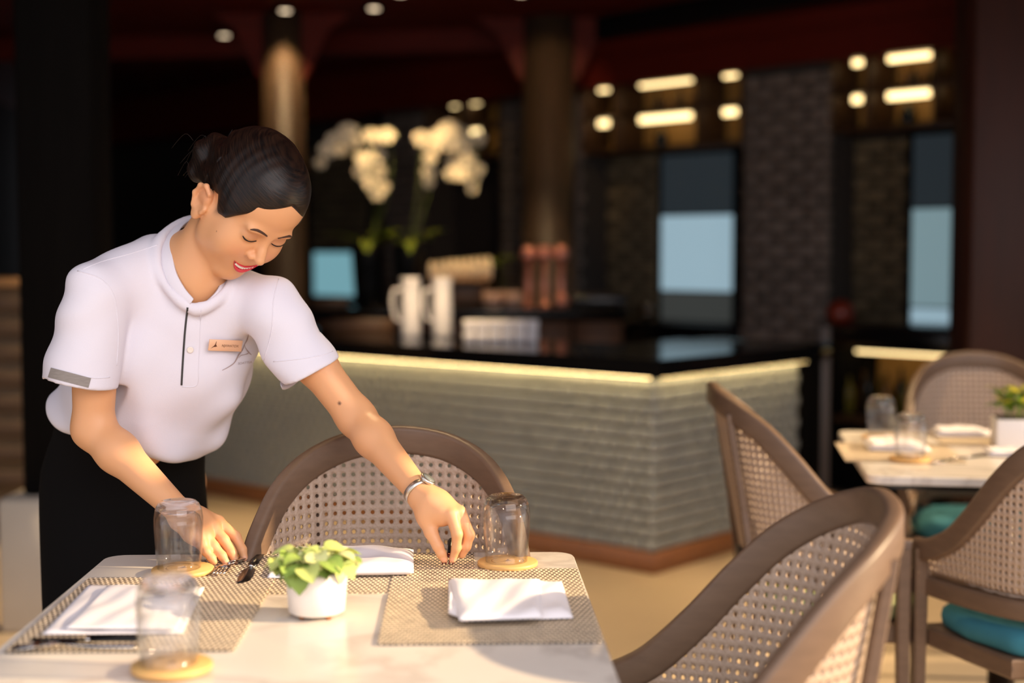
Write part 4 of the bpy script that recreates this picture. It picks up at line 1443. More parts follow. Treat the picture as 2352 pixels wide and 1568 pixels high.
# dark machine to the right
x, y, z = onY(1380)
root = thing('coffee_machine', 'low dark coffee machine on the service counter right of the copper tap', 'machine', (x - 0.02, y - 0.02, z))
MB().rbox((-0.16, -0.12, 0.02), (0.16, 0.14, 0.07), 0.01, 2).obj('body', m_black, root)
MB().rbox((-0.15, -0.10, 0.07), (0.15, 0.13, 0.085), 0.004, 1).obj('top_tray', m_tmetal, root)
for sx in (-0.13, 0.13):
    for sy in (-0.09, 0.11):
        MB().lathe([(0, 0), (0.014, 0), (0.014, 0.021), (0, 0.021)], 12).obj('foot', m_black, root, None, (sx, sy, 0))
# ball shaped vase by the window on the wall counter
root = thing('wall_counter', 'low black ledge along the brick wall under the first bright window', 'counter')
root.matrix_world = MW
x0, z1 = wp(1440, 738, 0.0)
x1 = wp(1702, 738, 0.0)[0]
MB().rbox((x0, 0.0, z1 - 0.10), (x1, DEEP - 0.06, z1), 0.006, 1).obj('ledge_top', m_black, root)
MB().box((x0 + 0.02, 0.03, 0), (x1 - 0.02, DEEP - 0.06, z1 - 0.10)).obj('cabinet', m_dark, root)
xv, _ = wp(1485, 700, 0.10)
o = MB().lathe([(0, 0), (0.02, 0), (0.042, 0.03), (0.046, 0.055), (0.04, 0.085), (0.02, 0.105), (0.016, 0.12), (0.02, 0.124), (0.013, 0.12), (0.017, 0.103), (0.036, 0.08), (0.042, 0.055), (0.036, 0.03), (0, 0.006)], 24).obj('globe_vase', mat('clear_vase_glass', (235, 215, 190), 0.05, trans=1.0))
o.matrix_world = MW @ Matrix.Translation((xv, 0.10, z1 + 0.0005))
tag(o, 'small round glass vase on the black ledge by the first bright window', 'vase')
# orchids
m_petal = mat('white_orchid_petal', (240, 226, 196), 0.6, sss=0.0)
m_lip = mat('orchid_yellow_lip', (200, 160, 50), 0.6)
m_stem = mat('orchid_stem', (84, 96, 40), 0.6)
m_oleaf = mat('orchid_leaf', (116, 130, 40), 0.4)
m_potdark = mat('black_planter', (16, 16, 16), 0.3)
def petal_ring(parent, name, c, face, size, n=5):
    """one blossom: five broad petals and a small lip, as one mesh"""
    f = Vector(face).normalized()
    s = f.cross(Vector((0, 0, 1))).normalized()
    u = s.cross(f)
    b = MB()
    for k in range(n):
        a = R(90 + 72 * k)
        L = size * (1.0 if k in (0, 2, 3) else 1.1)
        w = size * (0.36 if k in (0, 2, 3) else 0.58)
        d = s * math.cos(a) + u * math.sin(a)
        t = f.cross(d)
        pts = [c + f * 0.004]
        ring = []
        for q, ww in ((0.35, 0.7), (0.65, 1.0), (0.9, 0.7)):
            ring += [c + d * (L * q) - t * (w * ww) + f * (0.008 * q), c + d * (L * q) + f * (0.012 - 0.012 * q), c + d * (L * q) + t * (w * ww) + f * (0.008 * q)]
        vs = pts + ring + [c + d * L]
        b.add(vs, [(0, 2, 1), (0, 3, 2), (1, 2, 5, 4), (2, 3, 6, 5), (4, 5, 8, 7), (5, 6, 9, 8), (7, 8, 10), (8, 9, 10)], True)
    return b.obj(name, m_petal, parent)
def orchid(px, py, label, spikes, seed):
    r = random.Random(seed)
    x, y, z = onY(px, 0.06)
    root = thing('potted_orchid', label, 'plant', (x, y, z), group='white orchids on the service counter')
    MB().lathe([(0, 0), (0.07, 0), (0.08, 0.01), (0.104, 0.37), (0.107, 0.385), (0.098, 0.385), (0.095, 0.36), (0, 0.36)], 28).obj('planter', m_potdark, root)
    for k in range(7):
        a = R(k * 51 + 20)
        L = 0.24 + 0.06 * (k % 3)
        me = leaf_mesh('leaf', L, 0.075, 0.3, 0.35 + 0.15 * (k % 2), m_oleaf)
        lf = bpy.data.objects.new('leaf', me)
        COL.objects.link(lf)
        lf.parent = root
        lf.location = (0.03 * math.cos(a), 0.03 * math.sin(a), 0.37)
        lf.rotation_euler = Euler((0.75 - 0.2 * (k % 3), 0, a - PI / 2), 'XYZ')
    for (pts, blooms) in spikes:
        wpts = [Vector((0, 0, 0.36))]
        for (qx, qy, dy) in pts:
            q = P(qx, qy, y + dy)
            wpts.append(Vector((q.x - x, q.y - y, q.z - z)))
        MB().tube(catmull(wpts, 6), 0.0045, 6).obj('flower_spike', m_stem, root)
        for (bx_, by_, s) in blooms:
            q = P(bx_, by_, y - 0.05 + r.uniform(-0.04, 0.04))
            c = Vector((q.x - x, q.y - y, q.z - z))
            fc = Vector((r.uniform(-0.5, 0.5), -1, r.uniform(-0.2, 0.35)))
            bl = petal_ring(root, 'blossom', c, fc, s)
            MB().lathe([(0, -0.004), (0.008, 0.0), (0.01, 0.008), (0, 0.016)], 8).obj('blossom_lip', m_lip, bl, None, c + fc.normalized() * 0.006)
orchid(846, 690, 'white orchid in a black planter, two sprays arching toward the dim column', [
    ([(864, 490, 0), (850, 330, 0.02), (800, 290, -0.03), (738, 370, -0.06)], [(800, 303, 0.055), (772, 322, 0.055), (752, 345, 0.05), (736, 375, 0.035), (812, 325, 0.045), (780, 345, 0.04)]),
    ([(880, 480, 0), (900, 380, 0), (885, 305, -0.02), (850, 380, -0.06), (870, 440, -0.08)], [(852, 312, 0.05), (888, 312, 0.05), (870, 316, 0.05), (835, 365, 0.05), (865, 358, 0.05), (830, 395, 0.045), (870, 395, 0.05), (850, 420, 0.05), (880, 430, 0.04), (868, 445, 0.045), (840, 380, 0.05)])], 3)
orchid(940, 690, 'white orchid in a black planter, full bright cluster at its top', [
    ([(975, 480, 0), (1000, 380, 0), (1030, 290, -0.02), (1090, 330, -0.05), (1090, 430, -0.08)], [(1030, 298, 0.06), (1010, 315, 0.06), (1055, 310, 0.06), (1035, 328, 0.06), (1000, 335, 0.05), (1065, 330, 0.055), (1098, 320, 0.045), (1075, 365, 0.05), (1045, 375, 0.05), (1095, 390, 0.045), (1060, 400, 0.05), (1035, 400, 0.04), (1085, 415, 0.04), (1085, 435, 0.03)]),
    ([(955, 480, 0), (965, 380, 0), (975, 310, -0.02), (985, 410, -0.05)], [(968, 318, 0.05), (985, 330, 0.05), (988, 365, 0.04), (985, 395, 0.04), (985, 420, 0.035)])], 4)
# the lit leaf sprig right of the orchids
x, y, z = onY(1150)
root = thing('leafy_sprig', 'yellow green leaf sprig in a small dark vase above the pastries', 'plant', (x, y + 0.1, z))
MB().lathe([(0, 0), (0.03, 0), (0.036, 0.04), (0.02, 0.09), (0.022, 0.10), (0, 0.10)], 20).obj('vase', m_potdark, root)
MB().tube(catmull([(0, 0, 0.09), (0.01, 0, 0.2), (0.0, 0, 0.3)], 4), 0.003, 6).obj('stem', m_stem, root)
for k in range(5):
    lf = bpy.data.objects.new('leaf', leaf_mesh('leaf', 0.10, 0.05, 0.3, 0.3, m_oleaf))
    COL.objects.link(lf)
    lf.parent = root
    lf.location = (0, 0, 0.24 + 0.015 * k)
    lf.rotation_euler = Euler((0.3, 0, k * 1.3), 'XYZ')
# ================================================================== a body from blended rounded shapes
def A3(v):
    return np.array([v[0], v[1], v[2]], dtype=np.float64)
class Shape:
    """list of primitives, each united with or cut from what came before, softly"""
    def __init__(s):
        s.p = []
    def _add(s, lo, hi, f, op, k):
        s.p.append((lo, hi, f, op, k))
    def cap(s, a, b, ra, rb, k=0.01, op='u'):
        a, b = A3(a), A3(b)
        m = max(ra, rb)
        lo, hi = np.minimum(a, b) - m, np.maximum(a, b) + m
        ba = b - a
        L2 = max(1e-12, float(ba @ ba))
        def f(p):
            d = p - a
            t = np.clip(d @ ba / L2, 0, 1)
            return np.sqrt(((d - t[:, None] * ba) ** 2).sum(1)) - (ra + (rb - ra) * t)
        s._add(lo, hi, f, op, k)
        return s
    def ell(s, c, r, k=0.01, Rm=None, op='u'):
        c, r = A3(c), A3(r)
        m = max(r)
        Rm = np.eye(3) if Rm is None else Rm            # rows: axes
        def f(p):
            q = (p - c) @ Rm.T
            k0 = np.sqrt(((q / r) ** 2).sum(1))
            k1 = np.sqrt(((q / (r * r)) ** 2).sum(1))
            return np.where(k1 < 1e-9, -min(r), k0 * (k0 - 1) / np.maximum(k1, 1e-9))
        s._add(c - m, c + m, f, op, k)
        return s
    def plane(s, n, off, k, lo, hi):
        """keep the side where n.p < off"""
        n = A3(n)
        s._add(A3(lo), A3(hi), lambda p: p @ n - off, 'i', k)
        return s
    def func(s, f, lo, hi, op='u', k=0.01):
        s._add(A3(lo), A3(hi), f, op, k)
        return s
    def local(s, o, Rm, other):
        """adds other's primitives given in a frame with origin o and axes rows Rm"""
        o = A3(o)
        for (lo, hi, f, op, k) in other.p:
            cs = np.array([[(lo, hi)[(i >> j) & 1][j] for j in range(3)] for i in range(8)]) @ Rm + o
            s._add(cs.min(0), cs.max(0), (lambda p, f=f: f((p - o) @ Rm.T)), op, k)
        return s
    def __call__(s, p):
        d = np.full(len(p), 0.2)
        for (lo, hi, f, op, k) in s.p:
            mrg = 0.03 + k
            m = ((p > lo - mrg) & (p < hi + mrg)).all(1)
            if not m.any():
                continue
            q = f(p[m])
            a = d[m]
            if op == 'u':
                h = np.clip(0.5 + 0.5 * (a - q) / k, 0, 1)
                d[m] = a * (1 - h) + q * h - k * h * (1 - h)
            elif op == 's':
                h = np.clip(0.5 - 0.5 * (a + q) / k, 0, 1)
                d[m] = a * (1 - h) - q * h + k * h * (1 - h)
            elif op == 'i':
                h = np.clip(0.5 - 0.5 * (a - q) / k, 0, 1)
                d[m] = a * (1 - h) + q * h + k * h * (1 - h)
            elif op == 'd':
                d[m] = a + q
        return d

def polygonise(F, lo, hi, h, coarse=4, band=1.5):
    """surface nets on the cells near the surface"""
    lo, hi = A3(lo), A3(hi)
    hc = h * coarse
    n = np.ceil((hi - lo) / hc).astype(int)
    g = np.stack(np.meshgrid(*[np.arange(k) for k in n], indexing='ij'), -1).reshape(-1, 3)
    d = F(lo + (g + 0.5) * hc)
    g = g[np.abs(d) < hc * band]
    N = n * coarse + 2
    def key(i):
        return (i[:, 0].astype(np.int64) * N[1] + i[:, 1]) * N[2] + i[:, 2]
    o = np.stack(np.meshgrid(*[np.arange(coarse + 1)] * 3, indexing='ij'), -1).reshape(-1, 3)
    pts = (g[:, None, :] * coarse + o[None]).reshape(-1, 3)
    ks, first = np.unique(key(pts), return_index=True)
    ijk = pts[first]
    val = np.empty(len(ijk))
    for a in range(0, len(ijk), 400000):
        val[a:a + 400000] = F(lo + ijk[a:a + 400000] * h)
    oc = np.stack(np.meshgrid(*[np.arange(coarse)] * 3, indexing='ij'), -1).reshape(-1, 3)
    cell = (g[:, None, :] * coarse + oc[None]).reshape(-1, 3)
    corner = np.array([[(i >> 2) & 1, (i >> 1) & 1, i & 1] for i in range(8)])
    idx = np.stack([np.searchsorted(ks, key(cell + c)) for c in corner], 1)
    v8 = val[idx]
    act = (v8.min(1) < 0) & (v8.max(1) >= 0)
    cell, v8 = cell[act], v8[act]
    ck = key(cell)
    od = np.argsort(ck)
    ck, cell, v8 = ck[od], cell[od], v8[od]
    acc = np.zeros((len(cell), 3))
    cnt = np.zeros(len(cell))
    for i in range(8):
        for b in (1, 2, 4):
            j = i | b
            if j == i:
                continue
            a, c = v8[:, i], v8[:, j]
            m = (a < 0) != (c < 0)
            t = np.where(m, a / np.where(m, a - c, 1), 0)
            p = corner[i] + t[:, None] * (corner[j] - corner[i])
            acc[m] += p[m]
            cnt[m] += 1
    verts = lo + (cell + acc / cnt[:, None]) * h
    faces = []
    E = np.eye(3, dtype=int)
    for ax in range(3):
        nb = ijk + E[ax]
        kn = key(nb)
        pos = np.searchsorted(ks, kn)
        pos = np.minimum(pos, len(ks) - 1)
        ok = ks[pos] == kn
        a = val
        c = val[pos]
        m = ok & ((a < 0) != (c < 0))
        p = ijk[m]
        inside = a[m] < 0
        u, w = E[(ax + 1) % 3], E[(ax + 2) % 3]
        q = [p - u - w, p - w, p, p - u]
        ids = []
        good = np.ones(len(p), bool)
        for x in q:
            kx = key(x)
            pp_ = np.minimum(np.searchsorted(ck, kx), len(ck) - 1)
            good &= ck[pp_] == kx
            ids.append(pp_)
        ids = np.stack(ids, 1)
        ids[~inside] = ids[~inside][:, ::-1]
        faces.append(ids[good])
    return verts, np.concatenate(faces)

def np_obj(name, verts, faces, m, parent=None, colors=None, loc=None, smooth_iter=0):
    me = bpy.data.meshes.new(name)
    me.vertices.add(len(verts))
    me.vertices.foreach_set('co', verts.astype(np.float32).ravel())
    me.loops.add(len(faces) * 4)
    me.loops.foreach_set('vertex_index', faces.astype(np.int32).ravel())
    me.polygons.add(len(faces))
    me.polygons.foreach_set('loop_start', np.arange(0, len(faces) * 4, 4, dtype=np.int32))
    me.polygons.foreach_set('use_smooth', np.ones(len(faces), bool))
    me.update(calc_edges=True)
    me.validate()
    if colors is not None:
        ca = me.color_attributes.new('tint', 'FLOAT_COLOR', 'POINT')
        ca.data.foreach_set('color', np.concatenate([colors, np.ones((len(colors), 1))], 1).astype(np.float32).ravel())
    me.materials.append(m)
    return link(name, me, parent, None, loc)

def relax(verts, faces, it=2, lam=0.5):
    n = len(verts)
    e = np.concatenate([faces[:, [0, 1]], faces[:, [1, 2]], faces[:, [2, 3]], faces[:, [3, 0]]])
    deg = np.bincount(e.ravel(), minlength=n).astype(float)
    for s in range(it):
        for l in (lam, -lam * 1.03):
            acc = np.zeros_like(verts)
            for ax in range(3):
                acc[:, ax] = np.bincount(e[:, 0], verts[e[:, 1], ax], n) + np.bincount(e[:, 1], verts[e[:, 0], ax], n)
            verts = verts + l * (acc / np.maximum(deg, 1)[:, None] - verts)
    return verts

# ------------------------------------------------------------------ frames
def camvec(x, y, z):
    """direction given as right, up, towards the eye"""
    return RT * x + UPV * y - FW * z
HL = camvec(0.64, -0.085, -0.76).normalized()          # her left
HU = camvec(0.566, 0.724, 0.396)
HU = (HU - HL * HU.dot(HL)).normalized()              # up through the crown
HF = HL.cross(HU).normalized()                        # where the nose points
_d = R(12)
HU, HF = HU * math.cos(_d) + HF * math.sin(_d), HF * math.cos(_d) - HU * math.sin(_d)
HO = P(575, 466, 2.50)
RH = np.array([A3(HL), A3(HU), A3(HF)])
def hp(x, y, z):
    return HO + HL * x + HU * y + HF * z

# ------------------------------------------------------------------ head, in its own frame (x her left, y up, z forward)
head = Shape()
head.ell((0, 0.028, -0.014), (0.074, 0.088, 0.094), 0.01)
head.ell((0, 0.045, 0.028), (0.062, 0.052, 0.054), 0.03)
head.ell((0, -0.040, 0.032), (0.059, 0.066, 0.052), 0.03)
for s in (-1, 1):
    head.cap((s * 0.052, -0.040, 0.000), (s * 0.041, -0.072, 0.022), 0.017, 0.017, 0.03)
    head.cap((s * 0.041, -0.072, 0.022), (s * 0.013, -0.100, 0.062), 0.017, 0.014, 0.025)
    head.ell((s * 0.037, -0.040, 0.056), (0.027, 0.030, 0.026), 0.035)         # cheeks, raised by the smile
    head.ell((s * 0.026, 0.017, 0.078), (0.021, 0.007, 0.009), 0.016)          # brow
head.ell((0, -0.106, 0.068), (0.017, 0.012, 0.014), 0.02)
head.ell((0, -0.072, 0.067), (0.028, 0.024, 0.017), 0.022)                       # round the mouth
for s in (-1, 1):
    head.ell((s * 0.031, 0.000, 0.098), (0.018, 0.012, 0.016), 0.014, op='s')  # sockets
    head.ell((s * 0.031, -0.001, 0.0735), (0.0165, 0.0115, 0.0125), 0.006)       # lids over the eyes
head.cap((0, 0.010, 0.080), (0, -0.019, 0.0965), 0.0060, 0.0070, 0.012)           # nose
head.cap((0, -0.019, 0.0965), (0, -0.0285, 0.1055), 0.0075, 0.0088, 0.008)
for s in (-1, 1):
    head.ell((s * 0.0118, -0.0330, 0.0925), (0.0070, 0.0062, 0.0090), 0.006)
    head.ell((s * 0.0064, -0.0385, 0.0985), (0.0035, 0.0024, 0.0045), 0.003, op='s')
# ears
for s in (-1, 1):
    er = Shape()
    er.ell((s * 0.0755, -0.034, -0.014), (0.007, 0.030, 0.018), 0.006)
    er.ell((s * 0.075, -0.058, -0.008), (0.0065, 0.012, 0.010), 0.006)
    er.ell((s * 0.0835, -0.034, -0.011), (0.0045, 0.014, 0.008), 0.004, op='s')
    er.ell((s * 0.079, -0.018, -0.015), (0.005, 0.014, 0.015), 0.005)
    arc = [(s * 0.083, -0.006, -0.006), (s * 0.086, -0.002, -0.021), (s * 0.086, -0.014, -0.033), (s * 0.084, -0.034, -0.034), (s * 0.081, -0.052, -0.022)]
    for a, b in zip(arc, arc[1:]):
        er.cap(a, b, 0.0036, 0.0036, 0.006)
    er.cap((s * 0.078, -0.034, 0.0045), (s * 0.078, -0.044, 0.003), 0.004, 0.004, 0.004)
    head.p += er.p

# ------------------------------------------------------------------ torso, arms, hands, legs
body = Shape()
WA = P(300, 985, 2.68)
NB = P(428, 592, 2.585)
SHR, SHL = P(222, 676, 2.48), P(628, 712, 2.55)
TU = (NB - WA).normalized()
TL = (SHL - SHR)
TL = (TL - TU * TL.dot(TU)).normalized()
TF = TL.cross(TU).normalized()
RTt = np.array([A3(TL), A3(TU), A3(TF)])
def tp(x, y, z):
    """point of the trunk: her left, up the trunk from the waist, forward"""
    return WA + TL * x + TU * y + TF * z
TLEN = (NB - WA).length
HIP = Vector((P(285, 1130, 2.80).x, 2.80, 0.84))
body.ell(tp(0, 0.0, 0), (0.090, 0.09, 0.070), 0.03, RTt)
body.ell(tp(0, TLEN * 0.55, 0.01), (0.125, 0.13, 0.088), 0.05, RTt)
body.cap(tp(0, TLEN * 0.80, 0), NB, 0.06, 0.05, 0.05)
for s, sh in ((-1, SHR), (1, SHL)):
    body.cap(tp(s * 0.05, TLEN * 0.84, -0.005), sh, 0.045, 0.042, 0.05)
body.ell(HIP, (0.128, 0.092, 0.12), 0.06)
# neck and head
body.cap(P(446, 612, 2.565), hp(0, -0.055, -0.024), 0.052, 0.048, 0.02)
body.ell(P(447, 645, 2.560), (0.048, 0.070, 0.056), 0.03, RTt)
body.local(HO, RH, head)
# arms
ELR, WRR = P(214, 984, 2.50), P(418, 1180, 2.415)
ELL, WRL = P(818, 958, 2.53), P(966, 1134, 2.385)
def arm(sh, el, wr, r0, r1, r2, k=0.02):
    body.cap(sh, sh.lerp(el, 0.5), r0, r1, 0.02)
    body.cap(sh.lerp(el, 0.5), el, r1, r2, k)
    body.cap(el, el.lerp(wr, 0.28), r2, r2, k)
    body.cap(el.lerp(wr, 0.28), wr, r2, 0.0215, k)
arm(SHR, ELR, WRR, 0.043, 0.0400, 0.0345)
arm(SHL, ELL, WRL, 0.040, 0.0350, 0.0322)
def chain(pts, k=0.004):
    """pts: (px, py, depth, radius)"""
    q = [(P(a, b, c), r) for (a, b, c, r) in pts]
    for (p0, r0), (p1, r1) in zip(q, q[1:]):
        body.cap(p0, p1, r0, r1, k)
def blend(pts, k=0.012):
    chain(pts, k)
# her left hand, pinching the fork
blend([(966, 1134, 2.385, 0.0215), (990, 1150, 2.372, 0.021), (1032, 1180, 2.352, 0.0125)])
blend([(975, 1140, 2.390, 0.020), (1010, 1155, 2.375, 0.019), (1052, 1176, 2.362, 0.0125)])
blend([(975, 1140, 2.400, 0.018), (1015, 1160, 2.395, 0.017), (1052, 1182, 2.388, 0.012)])
blend([(975, 1145, 2.400, 0.016), (1010, 1172, 2.410, 0.015), (1042, 1192, 2.412, 0.011)])
blend([(968, 1150, 2.380, 0.018), (980, 1185, 2.366, 0.016), (990, 1222, 2.356, 0.0115)])
blend([(985, 1165, 2.370, 0.018), (1010, 1180, 2.362, 0.015), (1020, 1190, 2.36, 0.012)])
chain([(1036, 1180, 2.350, 0.0112), (1050, 1226, 2.338, 0.0092), (1048, 1258, 2.342, 0.0078), (1040, 1284, 2.346, 0.0062)])
chain([(1056, 1176, 2.360, 0.0112), (1078, 1228, 2.352, 0.0092), (1071, 1254, 2.352, 0.0080), (1061, 1274, 2.356, 0.0064)])
chain([(1052, 1184, 2.388, 0.0105), (1074, 1230, 2.384, 0.0088), (1064, 1256, 2.380, 0.0076), (1050, 1274, 2.378, 0.0062)])
chain([(1042, 1194, 2.412, 0.0095), (1062, 1230, 2.412, 0.0080), (1054, 1254, 2.404, 0.0068), (1042, 1268, 2.400, 0.0056)])
chain([(990, 1222, 2.356, 0.0112), (1006, 1254, 2.348, 0.0092), (1014, 1272, 2.346, 0.0080), (1020, 1284, 2.346, 0.0062)])
# her right hand, resting its finger tips on the other fork
blend([(418, 1180, 2.415, 0.0215), (452, 1190, 2.425, 0.020), (499, 1198, 2.435, 0.0125)])
blend([(420, 1184, 2.410, 0.021), (456, 1200, 2.412, 0.019), (490, 1211, 2.415, 0.0125)])
blend([(420, 1190, 2.405, 0.020), (450, 1214, 2.398, 0.018), (474, 1230, 2.395, 0.0120)])
blend([(420, 1194, 2.400, 0.018), (444, 1224, 2.386, 0.016), (464, 1248, 2.380, 0.0110)])
blend([(430, 1195, 2.425, 0.018), (462, 1222, 2.438, 0.014), (488, 1240, 2.446, 0.0115)])
chain([(500, 1199, 2.435, 0.0112), (541, 1232, 2.428, 0.0092), (556, 1262, 2.420, 0.0080), (561, 1281, 2.416, 0.0064)])
chain([(490, 1212, 2.415, 0.0112), (514, 1240, 2.406, 0.0094), (532, 1268, 2.400, 0.0080), (540, 1287, 2.397, 0.0064)])
chain([(474, 1232, 2.395, 0.0105), (491, 1254, 2.388, 0.0088), (510, 1276, 2.384, 0.0076), (519, 1290, 2.382, 0.0062)])
chain([(465, 1249, 2.380, 0.0095), (474, 1266, 2.374, 0.0080), (486, 1281, 2.372, 0.0068), (492, 1290, 2.371, 0.0056)])
chain([(488, 1240, 2.446, 0.0112), (516, 1258, 2.440, 0.0092), (536, 1276, 2.428, 0.0078), (545, 1283, 2.424, 0.0064)])
# legs and feet
for s in (-1, 1):
    hx = HIP + Vector((s * 0.08, 0.0, -0.02))
    kn = Vector((hx.x + s * 0.005, hx.y - 0.02, 0.47))
    an = Vector((hx.x + s * 0.01, hx.y + 0.03, 0.085))
    body.cap(hx, kn, 0.082, 0.055, 0.04)
    body.cap(kn, kn.lerp(an, 0.35), 0.052, 0.054, 0.03)
    body.cap(kn.lerp(an, 0.35), an, 0.054, 0.034, 0.03)
    body.cap(an, an + Vector((0.03, -0.13, -0.055)), 0.036, 0.026, 0.02)

PB = Vector((HIP.x, HIP.y, 0))
person = thing('person', 'person in a pale polo shirt and black skirt bending over the table to lay forks', 'person', PB)
def skin_material():
    m = mat('skin', (228, 172, 134), 0.46, sss=0.12)
    nt = m.node_tree
    b = nt.nodes['Principled BSDF']
    at_ = nt.nodes.new('ShaderNodeVertexColor')
    at_.layer_name = 'tint'
    nt.links.new(at_.outputs['Color'], b.inputs['Base Color'])
    return m
m_skin = skin_material()
bv, bf = polygonise(body, (HIP.x - 0.3, 2.2, 0.0), (0.0, 3.05, 1.56), 0.0022, 5, 1.3)
bv = relax(bv, bf, 2)
# tint: lips, a little make-up on the lids, nails, darker inside of the mouth
col = np.tile(np.array(srgb((220, 162, 116))), (len(bv), 1))
q = (bv - A3(HO)) @ RH.T
def mixc(w, c):
    global col
    w = np.clip(w, 0, 1)[:, None]
    col = col * (1 - w) + np.array(srgb(c)) * w
def sstep(a, b, x):
    t = np.clip((x - a) / (b - a), 0, 1)
    return t * t * (3 - 2 * t)
X_, Y_, Z_ = q[:, 0], q[:, 1], q[:, 2]
for s in (-1, 1):
    lid = np.exp(-(((X_ - s * 0.032) / 0.016) ** 2 + ((Y_ - 0.005) / 0.0065) ** 2)) * (Z_ > 0.04)
    mixc(lid * 0.45, (150, 88, 66))
    mixc(np.exp(-(((X_ - s * 0.038) / 0.02) ** 2 + ((Y_ + 0.035) / 0.016) ** 2)) * (Z_ > 0.03) * 0.25, (226, 140, 112))
    mixc(np.exp(-(((X_ - s * 0.08) / 0.01) ** 2 + ((Y_ + 0.01) / 0.03) ** 2 + ((Z_ + 0.015) / 0.022) ** 2)) * 0.3, (226, 130, 100))
lineh = np.interp(Z_, [0.0, 0.010, 0.016, 0.022, 0.04, 0.057], [0.004, -0.006, -0.014, -0.012, 0.004, 0.026])
mixc(np.exp(-(np.clip(lineh - Y_, 0, 1) / 0.010) ** 2) * (np.abs(X_) > 0.045) * np.exp(-((Z_ - 0.018) / 0.014) ** 2) * (Y_ > -0.06) * 0.7, (64, 42, 34))
for (px, py, yy) in ((1042, 1288, 2.340), (1018, 1288, 2.340), (562, 1285, 2.410), (542, 1291, 2.390), (520, 1294, 2.376)):
    c = A3(P(px, py, yy))
    mixc(sstep(0.0075, 0.0055, np.sqrt(((bv - c) ** 2).sum(1))) * 0.5, (240, 176, 150))
for (px, py, yy, r) in ((780, 926, 2.46, 0.0035), (498, 530, 2.5, 0.0012)):
    d_ = ray(px, py)
    tt = np.linspace(2.2, 2.9, 700)
    pts = np.array([A3(CAM + d_ * t) for t in tt])
    f_ = body(pts)
    hit = np.argmax(f_ < 0)
    mixc(sstep(r * 1.3, r * 0.6, np.sqrt(((bv - pts[hit]) ** 2).sum(1))) * 0.8, (70, 40, 30))
body_o = np_obj('body', bv - A3(PB), bf, m_skin, person, col)

def head_z(x, y, z0=0.135):
    """height of the face at x, y in the head frame"""
    zz = np.linspace(z0, 0.03, 500)
    pts = np.stack([np.full_like(zz, x), np.full_like(zz, y), zz], 1)
    v = head(pts)
    k = int(np.argmax(v < 0))
    return zz[k]
def wloc(p):
    return p - PB
def face_strip(name, line, halfw, lift, m, n=5):
    """ribbon on the face following (x, y) points with half widths; slightly raised"""
    pts = catmull([(a, b, 0) for (a, b) in line], n)
    L = len(pts)
    ww = np.interp(np.linspace(0, 1, L), np.linspace(0, 1, len(halfw)), halfw)
    vs, fs = [], []
    for i, p in enumerate(pts):
        t = (pts[min(i + 1, L - 1)] - pts[max(i - 1, 0)]).normalized()
        s = Vector((-t.y, t.x, 0)) * ww[i]
        for k, e in ((-1, 0.0), (0, 1.0), (1, 0.0)):
            a = p + s * k
            vs.append(wloc(hp(a.x, a.y, head_z(a.x, a.y) + lift * e + 0.0003)))
    for i in range(L - 1):
        for k in range(2):
            fs.append((i * 3 + k, i * 3 + k + 1, (i + 1) * 3 + k + 1, (i + 1) * 3 + k))
    return MB().add(vs, fs, True).obj(name, m, person)
m_brow = mat('brow_hair', (70, 44, 32), 0.7)
m_lash = mat('lash', (26, 14, 12), 0.6)
m_teeth = mat('teeth', (246, 238, 228), 0.25)
for s in (-1, 1):
    face_strip('eyebrow', [(s * 0.012, 0.0175), (s * 0.022, 0.0215), (s * 0.033, 0.0232), (s * 0.041, 0.0215), (s * 0.0465, 0.0185)], [0.0014, 0.0021, 0.0022, 0.0015, 0.0004], 0.0014, m_brow, 10)
    face_strip('eyelash', [(s * 0.0165, -0.0045), (s * 0.023, -0.0068), (s * 0.031, -0.0078), (s * 0.039, -0.0066), (s * 0.0465, -0.0025)], [0.0006, 0.0014, 0.0019, 0.0020, 0.0008], 0.0017, m_lash, 10)
# mouth: dark gap, upper teeth one by one, two lips
MW_ = 0.0275
def mcurve(c, lift, t):
    return c + lift * t * t
def mouth_patch(name, top, bot, bulge, m, base=0.0, nu=28, nv=8, cupid=0.0, w=MW_):
    vs = []
    for i in range(nu + 1):
        t = -1 + 2 * i / nu
        x = t * w
        yt = mcurve(*top, t) - cupid * math.exp(-(x / 0.003) ** 2)
        yb = mcurve(*bot, t)
        for k in range(nv + 1):
            v = k / nv
            y = yt * (1 - v) + yb * v
            z = head_z(x, y) + base + bulge * math.sin(PI * v) ** 0.7 * max(0.0, 1 - t * t) ** 0.5
            vs.append(wloc(hp(x, y, z)))
    fs = [(i * (nv + 1) + k, i * (nv + 1) + k + 1, (i + 1) * (nv + 1) + k + 1, (i + 1) * (nv + 1) + k) for i in range(nu) for k in range(nv)]
    return MB().add(vs, fs, True).obj(name, m, person)
m_lipc = mat('red_lip', (206, 52, 66), 0.35)
m_gap = mat('mouth_gap', (70, 20, 20), 0.6)
mouth_patch('mouth_gap', (-0.0668, 0.0075), (-0.0775, 0.0175), 0.0, m_gap, 0.0004, w=MW_ * 0.93)
mouth_patch('upper_lip', (-0.0654, 0.0072), (-0.0684, 0.0092), 0.0030, m_lipc, 0.0002, cupid=0.0010)
mouth_patch('lower_lip', (-0.0758, 0.0160), (-0.0848, 0.0250), 0.0046, m_lipc, 0.0002)
